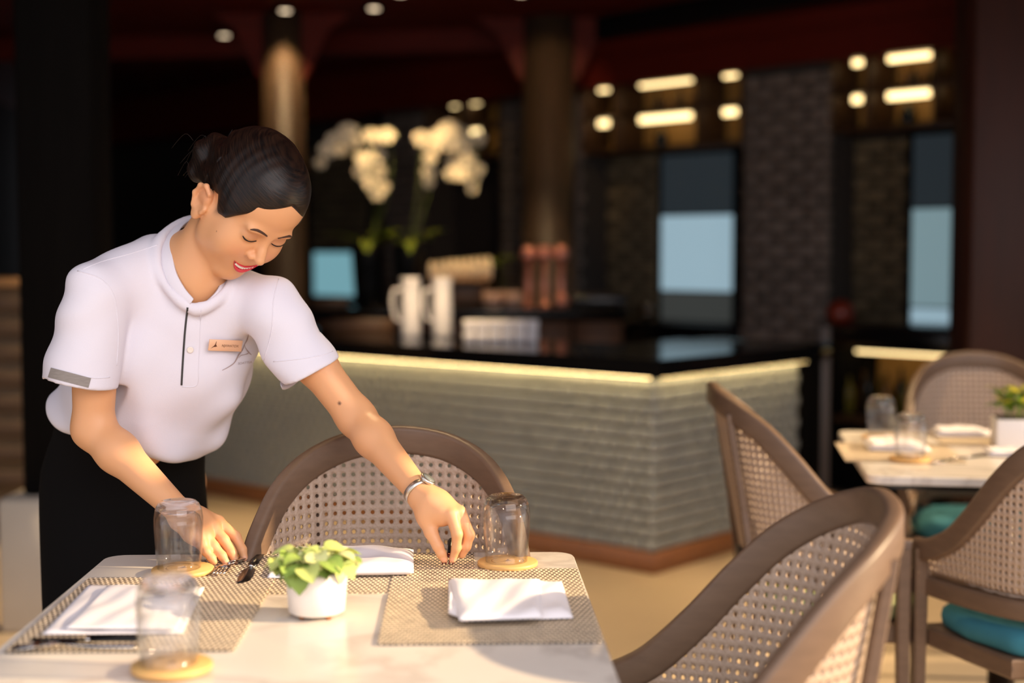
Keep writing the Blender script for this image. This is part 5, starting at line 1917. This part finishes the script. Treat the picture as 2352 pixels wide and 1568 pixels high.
for k in range(-4, 5):
    x = k * 0.0047
    t = x / MW_
    y1 = mcurve(-0.0672, 0.0085, t)
    ht = 0.0076 - 0.0006 * abs(k)
    zc = head_z(x, y1 - ht / 2) + 0.0006
    Mt = Matrix.Translation(wloc(hp(x, y1 - ht / 2, zc))) @ Matrix(((HL.x, HU.x, HF.x, 0), (HL.y, HU.y, HF.y, 0), (HL.z, HU.z, HF.z, 0), (0, 0, 0, 1))) @ Matrix.Rotation(k * 0.11, 4, 'Y')
    MB().rbox((-0.0022, -ht / 2, -0.002), (0.0022, ht / 2, 0.0012), 0.0009, 2, Mt).obj('tooth', m_teeth, person)

# ------------------------------------------------------------------ hair
hair = Shape()
hair.ell((0, 0.031, -0.020), (0.0805, 0.096, 0.102), 0.01)
hair.ell((0, 0.058, 0.018), (0.063, 0.055, 0.0625), 0.025)
for s in (-1, 1):
    hair.ell((s * 0.047, 0.016, 0.030), (0.0245, 0.042, 0.036), 0.02)
def hairline(p):
    x, y, z = p[:, 0], p[:, 1], p[:, 2]
    ax_ = np.abs(x)
    line = np.interp(z, [-0.12, -0.06, -0.035, -0.02, 0.0, 0.010, 0.016, 0.022, 0.04, 0.057, 0.07, 0.09], [-0.09, -0.05, -0.03, -0.006, 0.004, -0.008, -0.020, -0.022, -0.008, 0.022, 0.042, 0.064])
    line = line + 0.038 * np.clip((0.064 - ax_) / 0.064, 0, 1) * np.clip(z / 0.02, 0, 1)
    return (line - y) * 0.55
hair.func(hairline, (-0.12, -0.12, -0.14), (0.12, 0.15, 0.12), 'i', 0.006)
# a parted, combed surface
hair.func(lambda p: 0.0003 * np.sin(95 * p[:, 1] + 30 * p[:, 2] + 14 * np.sin(20 * p[:, 2])) * np.clip(np.abs(p[:, 0]) / 0.03, 0, 1), (-0.12, -0.12, -0.14), (0.12, 0.15, 0.12), 'd', 0.001)
bun = Shape()
bun.ell((-0.012, -0.020, -0.125), (0.042, 0.040, 0.030), 0.01)
bun.ell((-0.020, -0.052, -0.118), (0.030, 0.026, 0.026), 0.015)
bun.cap((-0.02, 0.0, -0.10), (-0.02, -0.02, -0.12), 0.03, 0.03, 0.02)
bun.cap((-0.052, -0.022, -0.065), (-0.035, -0.05, -0.10), 0.012, 0.016, 0.02)
bun.func(lambda p: 0.0022 * np.sin(140 * p[:, 1] + 90 * p[:, 0]), (-0.07, -0.09, -0.17), (0.05, 0.03, -0.08), 'd', 0.001)
hair.p += bun.p
def hair_material():
    m = mat('dark_hair', (30, 20, 16), 0.42, spec=0.35)
    nt = m.node_tree
    b = nt.nodes['Principled BSDF']
    tc = nt.nodes.new('ShaderNodeTexCoord')
    mp = nt.nodes.new('ShaderNodeMapping')
    mp.inputs['Scale'].default_value = (60, 420, 30)
    nz = nt.nodes.new('ShaderNodeTexNoise')
    nz.inputs['Scale'].default_value = 1.0
    nz.inputs['Detail'].default_value = 3
    nt.links.new(tc.outputs['Object'], mp.inputs['Vector'])
    nt.links.new(mp.outputs['Vector'], nz.inputs['Vector'])
    cr = nt.nodes.new('ShaderNodeValToRGB')
    cr.color_ramp.elements[0].color = (*srgb((11, 7, 6)), 1)
    cr.color_ramp.elements[1].color = (*srgb((46, 29, 19)), 1)
    cr.color_ramp.elements[0].position = 0.35
    cr.color_ramp.elements[1].position = 0.8
    nt.links.new(nz.outputs['Fac'], cr.inputs['Fac'])
    nt.links.new(cr.outputs['Color'], b.inputs['Base Color'])
    bp = nt.nodes.new('ShaderNodeBump')
    bp.inputs['Strength'].default_value = 0.5
    bp.inputs['Distance'].default_value = 0.001
    nt.links.new(nz.outputs['Fac'], bp.inputs['Height'])
    nt.links.new(bp.outputs['Normal'], b.inputs['Normal'])
    return m
m_hair = hair_material()
hv, hf = polygonise(hair, (-0.13, -0.12, -0.19), (0.13, 0.16, 0.12), 0.0025, 4, 1.6)
hv = relax(hv, hf, 1)
MH = Matrix(((HL.x, HU.x, HF.x, wloc(HO).x), (HL.y, HU.y, HF.y, wloc(HO).y), (HL.z, HU.z, HF.z, wloc(HO).z), (0, 0, 0, 1)))
hair_o = np_obj('hair', hv, hf, m_hair, person)
hair_o.matrix_local = MH
b = MB()
rh = random.Random(11)
for k in range(26):
    a = Vector((-0.02 + rh.uniform(-0.04, 0.03), rh.uniform(-0.06, 0.02), -0.125 + rh.uniform(-0.02, 0.02)))
    o_ = Vector((rh.uniform(-0.02, 0.01), rh.uniform(-0.03, 0.005), -0.012 + rh.uniform(-0.012, 0.006)))
    b.tube(catmull([a, a + o_ * 0.7 + Vector((0, 0.012, 0)), a + o_ + Vector((rh.uniform(-0.01, 0.01), -0.02, 0.01))], 4), 0.00035, 4)
o = b.obj('loose_strands', m_hair, hair_o)
o['kind'] = 'stuff'

# ------------------------------------------------------------------ polo shirt
shirt = Shape()
SE_R, SE_L = P(181, 884, 2.475), P(712, 858, 2.545)          # sleeve ends
shirt.ell(tp(0.028, TLEN * 0.60, 0.004), (0.150, 0.160, 0.112), 0.03, RTt)
shirt.ell(tp(0.016, TLEN * 0.28, 0.008), (0.150, 0.135, 0.118), 0.06, RTt)
shirt.ell(tp(0.012, TLEN * 0.04, 0.018), (0.146, 0.085, 0.112), 0.05, RTt)
shirt.cap(tp(-0.05, TLEN * 0.22, -0.055), tp(-0.08, TLEN * 0.02, -0.04), 0.075, 0.07, 0.05)
for s in (-1, 1):
    shirt.ell(tp(0.025 + s * 0.064, TLEN * 0.47, 0.075), (0.060, 0.058, 0.046), 0.05, RTt)
shirt.cap(tp(-0.045, TLEN * 0.90, -0.014), SHR + Vector((0, 0, 0.002)), 0.060, 0.052, 0.04)
shirt.cap(tp(0.05, TLEN * 0.86, -0.010), SHL + Vector((0, 0, 0.002)), 0.052, 0.050, 0.05)
shirt.cap(SHR, SE_R, 0.056, 0.067, 0.012)
shirt.cap(SHL, SE_L, 0.055, 0.060, 0.014)
def dirn(a, b):
    return (b - a).normalized()
NSR, NSL = (dirn(SHR, SE_R) + Vector((0.10, 0, 0))).normalized(), dirn(SHL, SE_L)
def cut_end(c, n, rad):
    """straight cut of a sleeve: everything beyond the plane within reach of the sleeve axis goes"""
    c, n = A3(c), A3(n)
    def f(p):
        d = p - c
        t = d @ n
        rr = np.sqrt(np.maximum(((d - t[:, None] * n) ** 2).sum(1), 0))
        return np.maximum(-t, np.maximum(rr - rad, t - 0.14))
    shirt.func(f, c - 0.17, c + 0.17, 's', 0.0035)
def hollow(a, b, ra, rb):
    shirt.cap(a, b, ra, rb, 0.004, 's')
cut_end(SE_R, NSR, 0.082)
cut_end(SE_L, NSL, 0.115)
DSR = dirn(SHR, SE_R)
hollow(SE_R - DSR * 0.05, SE_R + DSR * 0.03, 0.046, 0.058)
hollow(SE_L - NSL * 0.05, SE_L + NSL * 0.05, 0.047, 0.057)
# hem of the shirt, gathered above the skirt
hc = tp(0, -0.018, 0)
HN = (TU * 0.75 + Vector((0, 0, 0.6)) + TL * 0.05).normalized()
shirt.plane(-HN, -float(A3(HN) @ A3(hc)), 0.03, A3(hc) - 0.3, A3(hc) + 0.25)
# neck opening: everything inside the collar line
SEAM = [(430, 704, 2.505), (396, 674, 2.505), (371, 632, 2.512), (362, 592, 2.526), (371, 553, 2.557), (400, 522, 2.595), (440, 507, 2.625), (485, 517, 2.635), (525, 552, 2.620), (540, 600, 2.588), (530, 645, 2.552), (505, 680, 2.525), (474, 703, 2.513), (448, 710, 2.508)]
RIMC = [(444, 688, 2.496), (423, 664, 2.497), (403, 628, 2.503), (395, 590, 2.518), (399, 548, 2.550), (424, 511, 2.590), (455, 500, 2.615), (488, 510, 2.620), (515, 547, 2.604), (523, 595, 2.578), (512, 640, 2.548), (499, 670, 2.522), (473, 695, 2.508), (455, 705, 2.503)]
SEAM3 = [P(*p) for p in SEAM]
RIM3 = [P(*p) for p in RIMC]
m_ = sum(SEAM3, Vector()) / len(SEAM3)
lp = catmull(SEAM3, 3)
for a, c in zip(lp, lp[1:]):
    shirt.cap(a, c, 0.0045, 0.0045, 0.016)
NC = sum(SEAM3, Vector()) / len(SEAM3)
NAX = Vector()
for k in range(len(SEAM3)):
    NAX += (SEAM3[k] - NC).cross(SEAM3[(k + 1) % len(SEAM3)] - NC)
NAX.normalize()
if NAX.dot(HO - NC) < 0:
    NAX = -NAX
NE1 = (SEAM3[0] - SEAM3[6])
NE1 = (NE1 - NAX * NE1.dot(NAX)).normalized()
NE2 = NAX.cross(NE1)
ang = np.array([math.atan2((p - NC).dot(NE2), (p - NC).dot(NE1)) for p in SEAM3])
rad_ = np.array([math.hypot((p - NC).dot(NE2), (p - NC).dot(NE1)) for p in SEAM3])
hgt_ = np.array([(p - NC).dot(NAX) for p in SEAM3])
o_ = np.argsort(ang)
ang, rad_, hgt_ = ang[o_], rad_[o_], hgt_[o_]
angp = np.concatenate([ang - 2 * PI, ang, ang + 2 * PI])
radp, hgtp = np.tile(rad_, 3), np.tile(hgt_, 3)
def neck_hole(p):
    d = p - A3(NC)
    a, b, c = d @ A3(NE1), d @ A3(NE2), d @ A3(NAX)
    th = np.arctan2(b, a)
    r = np.sqrt(a * a + b * b)
    return np.maximum(r - np.interp(th, angp, radp) + 0.006, np.interp(th, angp, hgtp) - 0.03 - c)
shirt.func(neck_hole, A3(NC) - 0.16, A3(NC) + 0.16, 's', 0.004)
# open front: a narrow notch down from the collar
def surf_pt(px, py, Fn, y0=2.2, y1=2.95, n=900):
    d_ = ray(px, py)
    ys = np.linspace(y0, y1, n)
    pts = A3(CAM)[None] + A3(d_)[None] * (ys / d_.y)[:, None]
    v = Fn(pts)
    k = int(np.argmax(v < 0))
    return Vector(pts[k]) if v[k] < 0 else None
def folds(p):
    x = (p - A3(WA)) @ RTt.T
    f = 0.0046 * np.sin(46 * x[:, 0] + 24 * x[:, 1] + 2.2 * np.sin(22 * x[:, 1])) * np.clip(1.2 - np.abs(x[:, 1] - 0.05) / 0.14, 0, 1)
    f += 0.0028 * np.sin(70 * x[:, 1] - 38 * x[:, 0] + 1.3 * np.sin(30 * x[:, 2])) * np.clip((np.abs(x[:, 0]) - 0.10) / 0.06, 0, 1)
    f += 0.0018 * np.sin(33 * x[:, 1] + 51 * x[:, 2] + 3 * np.sin(18 * x[:, 0]))
    return f
shirt.func(folds, (-1.2, 2.1, 0.7), (-0.2, 3.0, 1.5), 'd', 0.001)
sv, sf = polygonise(shirt, (-1.05, 2.25, 0.82), (-0.22, 2.95, 1.40), 0.0033, 4, 1.5)
sv = relax(sv, sf, 2)
m_shirt = mat('pale_pique_shirt', (222, 217, 226), 0.85, var=0.012, scale=400, bump=0.05)
m_grey = mat('grey_melange', (140, 132, 126), 0.9, var=0.25, scale=90, stretch=(1, 1, 6))
shirt_o = np_obj('polo_shirt', sv - A3(PB), sf, m_shirt, person)
sbvh = BVHTree.FromPolygons([tuple(v) for v in sv], [tuple(int(i) for i in f) for f in sf])
bbvh = BVHTree.FromPolygons([tuple(v) for v in bv], [tuple(int(i) for i in f) for f in bf])
def on_shirt(px, py, lift=0.0006, tree=None):
    loc, nrm, i, d_ = (tree or sbvh).ray_cast(CAM, ray(px, py).normalized())
    if loc is None:
        return None, None
    if nrm.dot(ray(px, py)) > 0:
        nrm = -nrm
    return loc + nrm * lift, nrm
def shirt_line(name, pix, rad, m, lift=0.0, per=6, parent=None):
    """raised line laid on the shirt"""
    hits = [on_shirt(p.x, p.y, lift)[0] for p in catmull([(a, b, 0) for (a, b) in pix], per)]
    hits = [q for q in hits if q is not None]
    if len(hits) < 3:
        return None
    med = sorted(q.y for q in hits)[len(hits) // 2]
    pts = [q - PB for q in hits if abs(q.y - med) < 0.07]
    return MB().tube(pts, rad, 6).obj(name, m, parent or shirt_o)
shirt_line('armhole_seam', [(178, 622), (230, 640), (262, 680), (272, 760), (268, 840)], 0.0011, m_shirt)
shirt_line('shoulder_seam', [(362, 562), (300, 582), (235, 600), (190, 618)], 0.0009, m_shirt)
shirt_line('armhole_seam', [(640, 640), (628, 690), (624, 760), (606, 828)], 0.0011, m_shirt)
shirt_line('cuff_seam', [(122, 846), (160, 858), (215, 868), (252, 866)], 0.0010, m_shirt)
shirt_line('cuff_seam', [(628, 830), (690, 824), (740, 815), (764, 806)], 0.0010, m_shirt)
# placket: dark slit, its lining, the stitched end
shirt_line('placket_slit', [(431, 706), (425, 760), (420, 830), (417, 884)], 0.0019, mat('dark_grey_lining', (62, 60, 58), 0.9), 0.0002)
shirt_line('placket_seam', [(462, 708), (459, 770), (456, 840), (452, 884), (418, 888)], 0.0008, m_shirt)
for (px, py) in ((437, 803),):
    q_, n_ = on_shirt(px, py, 0.0004)
    if q_ is not None:
        Mq = Matrix.Translation(q_ - PB) @ n_.to_track_quat('Z', 'Y').to_matrix().to_4x4()
        MB().lathe([(0, 0), (0.0055, 0), (0.006, 0.001), (0.0055, 0.0022), (0.0035, 0.0016), (0, 0.0015)], 20, Mq).obj('button', mat('pearl_button', (232, 220, 208), 0.3), shirt_o)
# grey patch on the cuff
def patch(name, corners, m, nu=14, nv=4, lift=0.0012):
    """corners in pixels: top left, top right, bottom right, bottom left; laid on the shirt"""
    vs, ok = [], True
    for j in range(nv + 1):
        for i in range(nu + 1):
            u, v = i / nu, j / nv
            x = (corners[0][0] * (1 - u) + corners[1][0] * u) * (1 - v) + (corners[3][0] * (1 - u) + corners[2][0] * u) * v
            y = (corners[0][1] * (1 - u) + corners[1][1] * u) * (1 - v) + (corners[3][1] * (1 - u) + corners[2][1] * u) * v
            q_, n_ = on_shirt(x, y, lift)
            if q_ is None:
                q_ = vs[-1] + PB if vs else None
            if q_ is None:
                return None
            vs.append(q_ - PB)
    fs = [(j * (nu + 1) + i, j * (nu + 1) + i + 1, (j + 1) * (nu + 1) + i + 1, (j + 1) * (nu + 1) + i) for j in range(nv) for i in range(nu)]
    return MB().add(vs, fs, True).obj(name, m, shirt_o)
o = patch('cuff_patch', [(118, 844), (209, 868), (203, 890), (111, 866)], m_grey)
if o: o['label'] = 'grey melange patch on the sleeve cuff'
# collar: a standing band round the neck, open in front
n_c = 72
lo_c, up_c = catmull(SEAM3, 6), catmull(RIM3, 6)
vs, fs = [], []
for a, c in zip(lo_c, up_c):
    out_ = (a - NC)
    out_ = (out_ - NAX * out_.dot(NAX)).normalized()
    a2 = a + (a - c).normalized() * 0.006
    mid = a.lerp(c, 0.5) + out_ * 0.0022
    for q_ in (a2 + out_ * 0.0010, mid + out_ * 0.001, c, c - out_ * 0.003, mid - out_ * 0.002, a2 - out_ * 0.002):
        vs.append(q_ - PB)
n6 = len(lo_c)
for k in range(n6 - 1):
    for j in range(6):
        fs.append((k * 6 + j, k * 6 + (j + 1) % 6, (k + 1) * 6 + (j + 1) % 6, (k + 1) * 6 + j))
fs += [(5, 4, 3, 2, 1, 0), tuple((n6 - 1) * 6 + j for j in range(6))]
MB().add(vs, fs, True).obj('collar', m_shirt, shirt_o)

# name badge and the printed emblem
q_, n_ = on_shirt(513, 791, 0.002)
ex = (P(557, 792, q_.y) - P(470, 790, q_.y))
bw = ex.length
ba_, bb_ = on_shirt(474, 790, 0.003)[0], on_shirt(553, 792, 0.003)[0]
if ba_ is not None and bb_ is not None and abs(ba_.y - bb_.y) < 0.06:
    ex = bb_ - ba_
ex.normalize()
n_ = (n_ * 0.6 - ray(513, 791).normalized() * 0.4).normalized()
ez = (n_ - ex * n_.dot(ex)).normalized()
ey = ez.cross(ex)
MBg = Matrix(((ex.x, ey.x, ez.x, q_.x - PB.x), (ex.y, ey.y, ez.y, q_.y - PB.y), (ex.z, ey.z, ez.z, q_.z - PB.z), (0, 0, 0, 1))) @ Matrix.Translation((0, 0, 0.006))
m_badge = mat('pink_gold_badge', (238, 188, 150), 0.32, metal=0.25)
m_ink = mat('brown_ink', (96, 52, 28), 0.7)
bh = bw * 0.30
badge = MB().rbox((-bw / 2, -bh / 2, -0.002), (bw / 2, bh / 2, 0.0012), 0.0008, 2).obj('name_badge', m_badge, shirt_o, MBg)
MB().rbox((-bw / 2 - 0.0010, -bh / 2, -0.003), (-bw / 2 - 0.0001, bh / 2, 0.001), 0.0003, 1).obj('badge_edge', m_ink, badge) if False else None
def text_mesh(body_txt, size):
    cu = bpy.data.curves.new('lettering', 'FONT')
    cu.body = body_txt
    cu.size = size
    cu.align_x = 'CENTER'
    cu.align_y = 'CENTER'
    t = bpy.data.objects.new('lettering', cu)
    COL.objects.link(t)
    bpy.context.view_layer.update()
    me = bpy.data.meshes.new_from_object(t.evaluated_get(bpy.context.evaluated_depsgraph_get()))
    bpy.data.objects.remove(t)
    bpy.data.curves.remove(cu)
    return me
me = text_mesh('NJXWATCIX', bh * 0.30)
me.materials.append(m_ink)
o = link('badge_lettering', me, shirt_o, MBg @ Matrix.Translation((bw * 0.13, -bh * 0.02, 0.0015)))
pk = [(-0.45, -0.30), (-0.28, -0.16), (-0.14, -0.05), (-0.03, 0.10), (0.05, 0.36), (0.08, 0.36), (0.05, 0.08), (0.20, -0.14), (0.11, -0.10), (0.02, -0.15), (-0.10, -0.14), (-0.30, -0.22)]
MB().add([(x * bh - bw * 0.32, y * bh, 0.0015) for (x, y) in pk], [(0, 1, 11), (1, 2, 10, 11), (2, 3, 9, 10), (3, 6, 8, 9), (6, 7, 8), (3, 4, 5, 6)], False).obj('badge_emblem', m_ink, shirt_o, MBg)
m_print = mat('taupe_print', (168, 146, 142), 0.9)
def ribbon(name, pix, half, per=6, lift=0.0008):
    cl = catmull([(a, b, 0) for (a, b) in pix], per)
    L = len(cl)
    ww = np.interp(np.linspace(0, 1, L), np.linspace(0, 1, len(half)), half)
    vs, fs = [], []
    for i, p in enumerate(cl):
        t = (cl[min(i + 1, L - 1)] - cl[max(i - 1, 0)]).normalized()
        for s in (-1, 1):
            q_, n2 = on_shirt(p.x - t.y * ww[i] * s, p.y + t.x * ww[i] * s, lift)
            if q_ is None:
                return None
            vs.append(q_ - PB)
    fs = [(2 * i, 2 * i + 1, 2 * i + 3, 2 * i + 2) for i in range(L - 1)]
    return MB().add(vs, fs, True).obj(name, m_print, shirt_o)
ribbon('printed_stroke', [(571, 767), (567, 780), (561, 791), (556, 803), (548, 814), (538, 832), (525, 842), (510, 850)], [0.5, 1.2, 0.6, 1.4, 1.8, 1.2, 1.0, 0.6])
ribbon('printed_stroke', [(561, 790), (563, 798), (570, 808), (577, 815)], [0.4, 0.6, 1.6, 0.4])
ribbon('printed_stroke', [(547, 822), (553, 816), (562, 814), (570, 811)], [0.3, 0.8, 0.7, 1.2])
me = text_mesh('SOATTEA', 7.0)
vs = []
for v in me.vertices:
    px, py = 562 + v.co.x * 1.05, 833 - v.co.y - v.co.x * 0.13
    q_, n_ = on_shirt(px, py, 0.0008)
    vs.append((q_ - PB) if q_ is not None else (P(px, py, 2.45) - PB))
for v, w in zip(me.vertices, vs):
    v.co = w
me.materials.append(m_print)
link('printed_lettering', me, shirt_o)

# ------------------------------------------------------------------ black skirt
sk = []
st = [(1.03, WA.x + 0.002, WA.y - 0.010, 0.122, 0.094), (0.985, WA.x - 0.01, WA.y + 0.01, 0.128, 0.098), (0.93, WA.x - 0.012, WA.y + 0.05, 0.146, 0.106), (0.86, HIP.x, HIP.y - 0.02, 0.160, 0.116), (0.76, HIP.x, HIP.y, 0.166, 0.122), (0.62, HIP.x, HIP.y, 0.165, 0.122), (0.42, HIP.x, HIP.y, 0.160, 0.118)]
n_s = 64
vs, fs = [], []
for (z, cx, cy, rx, ry) in st:
    for k in range(n_s):
        a = 2 * PI * k / n_s
        w = 1 + 0.012 * math.sin(9 * a) * (1 - z) * 1.5
        vs.append((cx + rx * w * math.cos(a) - PB.x, cy + ry * w * math.sin(a) - PB.y, z))
for i in range(len(st) - 1):
    fs += [(i * n_s + k, (i + 1) * n_s + k, (i + 1) * n_s + (k + 1) % n_s, i * n_s + (k + 1) % n_s) for k in range(n_s)]
fs.append(tuple(range(n_s)))
m_skirt = mat('black_skirt_cloth', (7, 6, 7), 0.85, spec=0.15, var=0.1, scale=80)
o = MB().add(vs, fs, True).obj('skirt', m_skirt, person)
md = o.modifiers.new('sub', 'SUBSURF')
md.levels = md.render_levels = 1
# shoes
for s in (-1, 1):
    an = Vector((HIP.x + s * 0.095, HIP.y + 0.01, 0))
    pr = []
    M = Matrix.Translation(an - PB) @ Matrix.Rotation(0.22, 4, 'Z')
    b = MB()
    ringz = [(0.0, 1.0), (0.012, 1.04), (0.03, 1.0), (0.055, 0.8), (0.07, 0.62)]
    vs, fs = [], []
    for (z, sc) in ringz:
        for k in range(24):
            a = 2 * PI * k / 24
            y = 0.125 * math.sin(a)
            x = 0.043 * math.cos(a) * (1.0 + 0.12 * math.sin(a + PI))
            yy = y * (sc if y < 0 else 1) + (0.0 if z < 0.04 else 0.02 * (y < 0))
            vs.append((x * sc, yy - 0.035, z + (0.0 if y < 0 else 0.02 * (y / 0.125) * (z > 0.02))))
    for i in range(len(ringz) - 1):
        fs += [(i * 24 + k, i * 24 + (k + 1) % 24, (i + 1) * 24 + (k + 1) % 24, (i + 1) * 24 + k) for k in range(24)]
    fs += [tuple(range(23, -1, -1)), tuple((len(ringz) - 1) * 24 + k for k in range(24))]
    b.add(vs, fs, True, M).obj('shoe', m_black, person)

# ------------------------------------------------------------------ wrist watch on her left wrist
wax = (P(985, 1146, 2.375) - P(905, 1045, 2.45)).normalized()
wc = P(961, 1129, 2.388)
wu = (UPV - wax * UPV.dot(wax)).normalized()
ws = wax.cross(wu).normalized()
watch = thing('wristwatch', 'slim silver wristwatch worn on the arm reaching over the table', 'watch', wc)
MWt = Matrix(((ws.x, wu.x, wax.x, 0), (ws.y, wu.y, wax.y, 0), (ws.z, wu.z, wax.z, 0), (0, 0, 0, 1)))
b = MB()
n_w = 40
vs, fs = [], []
for k in range(n_w):
    a = 2 * PI * k / n_w
    for (rr, zz) in ((0.0242, -0.0055), (0.0258, -0.0055), (0.0258, 0.0055), (0.0242, 0.0055)):
        vs.append((rr * math.cos(a), rr * math.sin(a), zz))
for k in range(n_w):
    k2 = (k + 1) % n_w
    for j in range(4):
        fs.append((k * 4 + j, k * 4 + (j + 1) % 4, k2 * 4 + (j + 1) % 4, k2 * 4 + j))
m_silver = mat('brushed_silver', (214, 204, 192), 0.28, metal=0.95)
b.add(vs, fs, True, MWt).obj('mesh_strap', m_silver, watch)
fd = (ws * (1 if ws.x > 0 else -1) * 0.62 + wu * 0.60 - FW * 0.55)
fd = (fd - wax * fd.dot(wax)).normalized()
fq = Matrix(((wax.cross(fd).x, wax.x, fd.x, 0), (wax.cross(fd).y, wax.y, fd.y, 0), (wax.cross(fd).z, wax.z, fd.z, 0), (0, 0, 0, 1)))
Mc = Matrix.Translation(fd * 0.0245) @ fq
MB().lathe([(0, 0), (0.0135, 0), (0.0148, 0.0015), (0.0148, 0.005), (0.013, 0.0066), (0, 0.0066)], 32, Mc).obj('case', m_silver, watch)
MB().lathe([(0, 0.0067), (0.0112, 0.0067), (0.0112, 0.0072), (0, 0.0075)], 32, Mc).obj('dial', mat('pale_dial', (120, 124, 122), 0.1), watch)

# ------------------------------------------------------------------ the two forks in her hands
m_rose = mat('dark_rose_steel', (120, 62, 56), 0.2, metal=0.9)
tip = G(1028, 1300, TOP + MATZ + 0.0006)
hnd = P(1030, 1277, 2.352)
up_ = (hnd - tip).normalized()
p0 = hnd + Vector((0.012, 0.10, 0.020))
fork('fork held upright over the placemat by the hand with the watch', hnd + Vector((0.004, 0.085, 0.012)), tip, m=m_rose)
fork('silver fork under the finger tips beside the black handled knife', G(566, 1276, zb + 0.004), G(500, 1322, zb + 0.001), m=m_steel, hm=m_steel)
